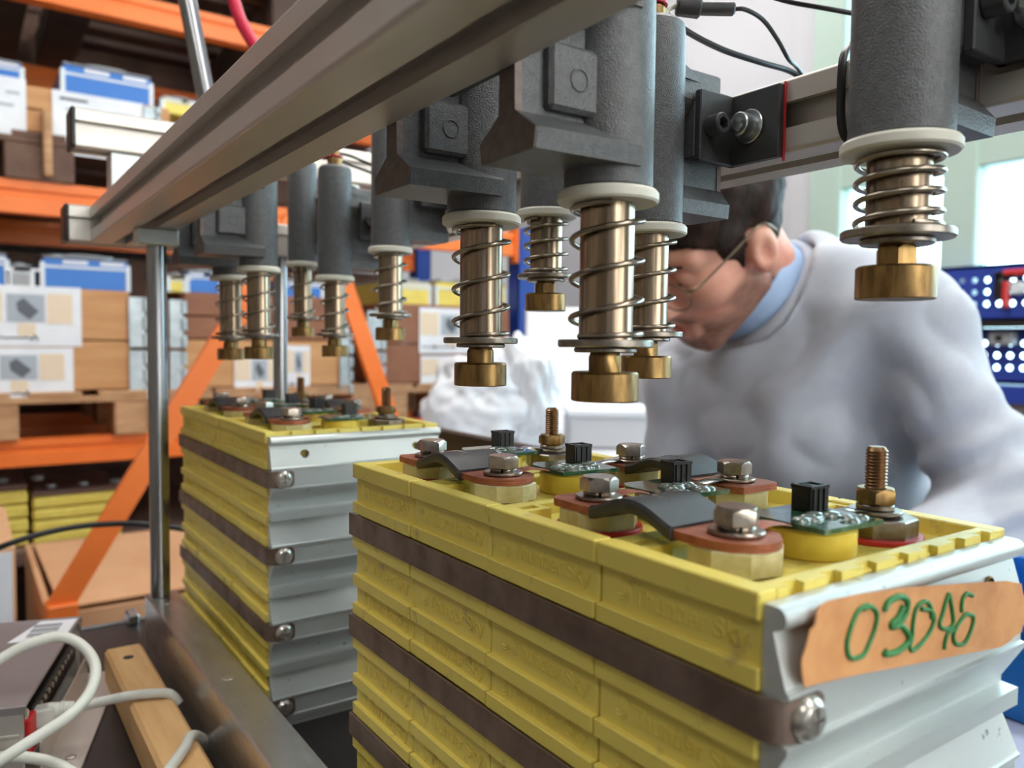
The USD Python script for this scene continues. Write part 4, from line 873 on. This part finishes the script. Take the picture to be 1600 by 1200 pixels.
EL, WL = at(1572, 800, .86), np.array([.50, .315, -.185]); ER, WR = at(1052, 780, 1.15), np.array([.46, .60, -.185])
FD = np.array([-.96, .06, 0]); SD = np.array([.06, .96, 0])         # where he faces, and towards his right side
KL, KR = PV-SD*.11+FD*.42+np.array([0, 0, .01]), PV+SD*.11+FD*.42+np.array([0, 0, .01]); AL, AR = KL+np.array([.05, 0, -(KL[2]-FLOOR)+.085]), KR+np.array([.02, 0, -(KR[2]-FLOOR)+.085])
B = Field((.26, .05, -.975), (1.25, .98, .36), .0042)
def headell(c, r, k=.02, sub=False): B.ell(hd(*c), r, HM, k, sub)
def headcone(a, b, ra, rb, k=.015, sub=False): B.cone(hd(*a), hd(*b), ra, rb, k, sub)
headell((0, -.012, .034), (.073, .094, .084)); headell((0, .026, -.040), (.057, .064, .076), .03); headell((0, .066, -.103), (.021, .018, .017), .02)
for s in (-1, 1):
    headcone((s*.052, -.004, -.062), (s*.020, .062, -.103), .017, .017, .02); headell((s*.041, .052, -.018), (.026, .026, .024), .02); headcone((s*.045, .062, .030), (s*.010, .080, .028), .012, .012)
    headell((s*.033, .094, .008), (.017, .015, .012), .012, True); headell((s*.012, .093, -.036), (.009, .010, .008), .006); headell((s*.031, .070, .008), (.013, .0125, .0125), .004)
    headell((s*.074, -.010, -.010), (.012, .020, .033), .006); headell((s*.088, -.005, -.010), (.011, .011, .018), .005, True)
headcone((0, .080, .018), (0, .104, -.030), .008, .012, .012)
headcone((-.020, .081, -.071), (.020, .081, -.071), .0065, .0065, .008); headcone((-.017, .080, -.083), (.017, .080, -.083), .0075, .0075, .008); headcone((-.022, .092, -.0765), (.022, .092, -.0765), .0030, .0030, .004, True)
B.cone(hd(0, -.046, -.040), NB-na*.03, .045, .050, .012); B.cone(NB-na*.075, CH_, .060, .10, .05); B.cone(SL*.8+CH_*.2, SR*.8+CH_*.2, .058, .058, .05); B.cone(CH_, PV, .115, .130, .05)
for S_, E2, W_, K_, A_, sg_ in ((SL, EL, WL, KL, AL, -1), (SR, ER, WR, KR, AR, 1)):
    B.cone(S_, E2, .048, .040, .03); B.cone(E2, W_, .039, .026, .02)
    hp = PV+SD*.10*sg_*(1); B.cone(PV+SD*.09*sg_, K_, .082, .058, .03); B.cone(K_, A_, .054, .038, .02); B.cone(A_+np.array([.03, 0, -.045]), A_+np.array([-.15, 0, -.055]), .036, .028, .02)
    d = W_-E2; d[2] = -.01; d /= np.linalg.norm(d); sdv = np.cross([0, 0, 1], d); pc = W_+d*.05
    B.cone(W_, pc+d*.02, .024, .019, .02); 
    for q in (-1.5, -.5, .5, 1.5):                                  # palm and four fingers of different lengths, curled to the table
        b0 = pc+d*.035+sdv*q*.0205; B.cone(pc+sdv*q*.012, b0, .014, .0105, .01); L_ = (.030, .036, .034, .026)[int(q+1.5)]
        b1 = b0+d*L_+np.array([0, 0, .002]); b2 = b1+d*L_*.7+np.array([0, 0, -.010]); B.cone(b0, b1, .0095, .0085, .004); B.cone(b1, b2, .0085, .007, .004)
    t0 = W_+d*.02-sdv*sg_*.022; t1 = t0+d*.032-sdv*sg_*.024; B.cone(t0, t1, .012, .0095, .008); B.cone(t1, t1+d*.028-sdv*sg_*.004, .0095, .008, .004)
bodym = B.mesh(); del B
man = thing('person', 'person with short dark hair, glasses and stubble in a grey pullover, bending over the packs', 'person')
bp = obj('body', bodym, 'skin', man, smooth=True)
lv = (np.asarray(bodym.vertices)-HO)@HM.T; sm = lambda a, b, x: np.clip((x-a)/(b-a), 0, 1)
x, y, z = np.abs(lv[:, 0]), lv[:, 1], lv[:, 2]
beard = sm(-.052, -.078, z-.5*np.clip(.03-y, 0, .06))*sm(-.16, -.13, z)*sm(-.03, .0, y+.02)
beard = np.maximum(beard, sm(.010, .0, np.abs(z+.059))*sm(.050, .070, y)*sm(.036, .026, x)); beard = np.maximum(beard, .9*sm(-.03, -.045, z)*sm(.045, .055, x)*sm(.045, .02, np.abs(y-.015)))
lipm = sm(1.2, .8, np.sqrt((x/.026)**2+((z+.077)/.0145)**2))*sm(.055, .07, y); beard = beard*(1-lipm)*(.70+.4*meshkit.noise(lv*220, 3))
UsdGeom.PrimvarsAPI(UsdGeom.Mesh(bp)).CreatePrimvar('stubble', Sdf.ValueTypeNames.FloatArray, 'vertex').Set(Vt.FloatArray.FromNumpy(np.clip(beard, 0, 1).astype(np.float32)))
def local_field(lo, hi, h, fn):
    g = [np.arange(lo[i], hi[i]+h, h) for i in range(3)]; P = np.stack(np.meshgrid(*g, indexing='ij'), -1); D = fn(P); m = surface_nets(D.astype(np.float32), np.array(lo, float), h)
    m.vertices = HO+np.asarray(m.vertices)@HM; return m
def ellf(P, c, r):
    q = P-np.array(c); r = np.array(r); k = np.linalg.norm(q/r, axis=-1); k2 = np.linalg.norm(q/(r*r), axis=-1); return k*(k-1)/np.maximum(k2, 1e-9)
def hairf(P):
    sh = P.shape[:-1]; f = P.reshape(-1, 3); st = meshkit.noise(f*np.array([150, 45, 60]), 4).reshape(sh); lo = meshkit.noise(f*26, 9).reshape(sh)
    d = ellf(P, (0, -.014, .038), (.081, .102, .094))-.014*(lo-.45)-.007*(st-.5)
    zmin = np.interp(P[..., 1], [-.13, -.04, -.024, .006, .013, .030, .040, .066, .13], [-.085, -.072, .020, .024, -.046, -.046, .028, .046, .046])+.006*(st-.5)
    return np.maximum(d, (zmin-P[..., 2])*.7)
obj('hair', local_field((-.11, -.14, -.11), (.11, .12, .16), .0036, hairf), 'hair_dark', man, label='short dark brown hair', smooth=60)
def browm(s): return sweep([hd(s*.014, .092, .028), hd(s*.030, .090, .034), hd(s*.047, .078, .029)], [.0035, .0048, .0025], 8, 5, .6)
for s in (-1, 1):
    obj('eyebrow', browm(s), 'hair_dark', man)
    e = trimesh.creation.icosphere(3, .0118); e.apply_translation(hd(s*.031, .0690, .007)); ey = obj('eye', e, 'eye_white', man, smooth=True)
    i_ = trimesh.creation.icosphere(2, .0056); i_.apply_translation(hd(s*.031, .0762, .002)); obj('iris', i_, 'eye_iris', ey, smooth=True)
lipv = [hd(.021*math.cos(a), .0875-.010*math.cos(a)**2, -.077+.008*math.sin(a)) for a in np.linspace(0, 2*math.pi, 24)]
obj('lips', [sweep([hd(-.021, .078, -.0755), hd(-.008, .0872, -.0715), hd(0, .0880, -.0728), hd(.008, .0872, -.0715), hd(.021, .078, -.0755)], [.002, .0035, .0042, .0042, .0035, .002], 10, 1), sweep([hd(-.020, .078, -.0775), hd(0, .0880, -.0835), hd(.020, .078, -.0775)], [.002, .0052, .002], 10, 1)], 'lip', man)
gl = thing('glasses', 'thin metal framed glasses worn by the person in the grey pullover', 'glasses')
for s in (-1, 1):
    a = np.linspace(0, 2*math.pi, 33); ring = [hd(s*.033+.027*math.cos(t), .102-.012*((.033+.027*math.cos(t)*s)/.06)**2*.8, .000+.0215*math.sin(t)) for t in a]
    obj('rim', sweep(ring, .0010, 8), 'glasses_metal', gl); obj('lens', hull([np.array(q)+HF*o for q in ring for o in (-.0006, .0006)]), 'lens_glass', gl, smooth=False)
    obj('temple', sweep([hd(s*.061, .095, .012), hd(s*.074, .085, .016), hd(s*.080, .03, .022), hd(s*.081, -.012, .024), hd(s*.078, -.030, .004), hd(s*.075, -.036, -.010)], .0014, 8, 6), 'glasses_metal', gl)
obj('bridge', sweep([hd(-.007, .103, .004), hd(0, .108, .008), hd(.007, .103, .004)], .0011, 8, 4), 'glasses_metal', gl)
# shirt collar, pullover, trousers, shoes
obj('shirt_collar', turn(lathe([(.066, .0), (.074, .0), (.0720, .046), (.0700, .048), (.0675, .046), (.066, .0)], 48), NB-na*.004, NB+na), 'shirt_blue', man, label='pale blue shirt collar', smooth=60)
S = Field((.40, .05, -.60), (1.25, .98, .25), .0056)
S.cone(NB-na*.03, CH_, .082, .128, .06); S.cone(SL, SR, .062, .064, .05); S.cone(NB-na*.02, SL, .060, .062, .05); S.cone(NB-na*.02, SR, .060, .064, .05); S.cone(CH_, PV, .135, .150, .05); S.cone(at(1285, 470, 1.02), at(1375, 495, .975), .078, .066, .05)
for S_, E2, W_ in ((SL, EL, WL), (SR, ER, WR)): S.cone(S_, E2, .064, .056, .022); S.cone(E2, E2+(W_-E2)*.88, .056, .040, .02)
S.cone(NB-na*.004, NB+na*.2, .071, .080, .008, True); S.cone(NB+na*.014, NB+na*.24, .084, .22, .012, True)
sw = S.mesh(); vv = np.asarray(sw.vertices); ed = EL-SL
def bumps(v):
    w1 = meshkit.noise(v*np.array([6, 6, 5])); t = ((v-EL)@(ed/np.linalg.norm(ed)))
    near_el = np.exp(-np.linalg.norm(v-EL, axis=1)**2/.012); near_ax = np.exp(-np.linalg.norm(v-(SL*.6+CH_*.4), axis=1)**2/.02)
    w2 = meshkit.noise(v@np.array([[3.0, 2, -6], [-4, 8, 3], [7, 3, 5]])*1.7+4.0)
    return .016*(w1-.5)+.020*np.abs(w2-.5)+.008*near_el*np.sin(t*150+3*w1)+.009*near_ax*np.sin((v@np.array([38, 60, 25]))+4*w1)-.004
sw.vertices = vv+np.asarray(sw.vertex_normals)*bumps(vv)[:, None]
obj('pullover', sw, 'knit_grey', man, label='light grey knitted pullover', smooth=True)
a = np.linspace(0, 2*math.pi, 41); e1 = np.cross(na, [0, 0, 1.0]); e1 /= np.linalg.norm(e1); e2 = np.cross(na, e1)
obj('neck_band', sweep([NB+na*.004+.0790*(math.cos(t)*e1+math.sin(t)*e2) for t in a], .0085, 10, flat=1.6), 'knit_grey', man, smooth=60)
T_ = Field((.40, .05, -.98), (1.25, 1.0, -.22), .008)
T_.cone(PV+SD*.05+np.array([0, 0, .02]), PV-SD*.05+np.array([0, 0, .02]), .142, .142, .03)
for K_, A_, sg_ in ((KL, AL, -1), (KR, AR, 1)): T_.cone(PV+SD*.09*sg_, K_, .096, .070, .03); T_.cone(K_, A_, .067, .056, .02)
obj('trousers', T_.mesh(), 'trouser_navy', man, smooth=True)
for A_ in (AL, AR): obj('shoe', hull([A_+np.array([x_, y_, z_-.0838]) for x_, y_, z_ in [(.06, -.04, 0), (.06, .04, 0), (-.19, -.035, 0), (-.19, .035, 0), (-.21, 0, 0), (.065, -.03, .09), (.065, .03, .09), (-.05, -.042, .085), (-.05, .042, .085), (-.18, -.03, .045), (-.18, .03, .045)]]), 'shoe_black', man)
stl = thing('work_stool', 'black work stool the person sits on', 'stool', (PV[0]+.02, PV[1], FLOOR)); sz = PV[2]-.142-FLOOR
obj('seat', disc(.17, sz-.05, sz, .015, 40), 'black_plastic', stl); obj('column', disc(.025, .05, sz-.05, .002, 24), 'post_steel', stl); obj('base', [disc(.24, 0, .03, .01, 40), disc(.06, .03, .06, .01, 24)], 'black_plastic', stl)
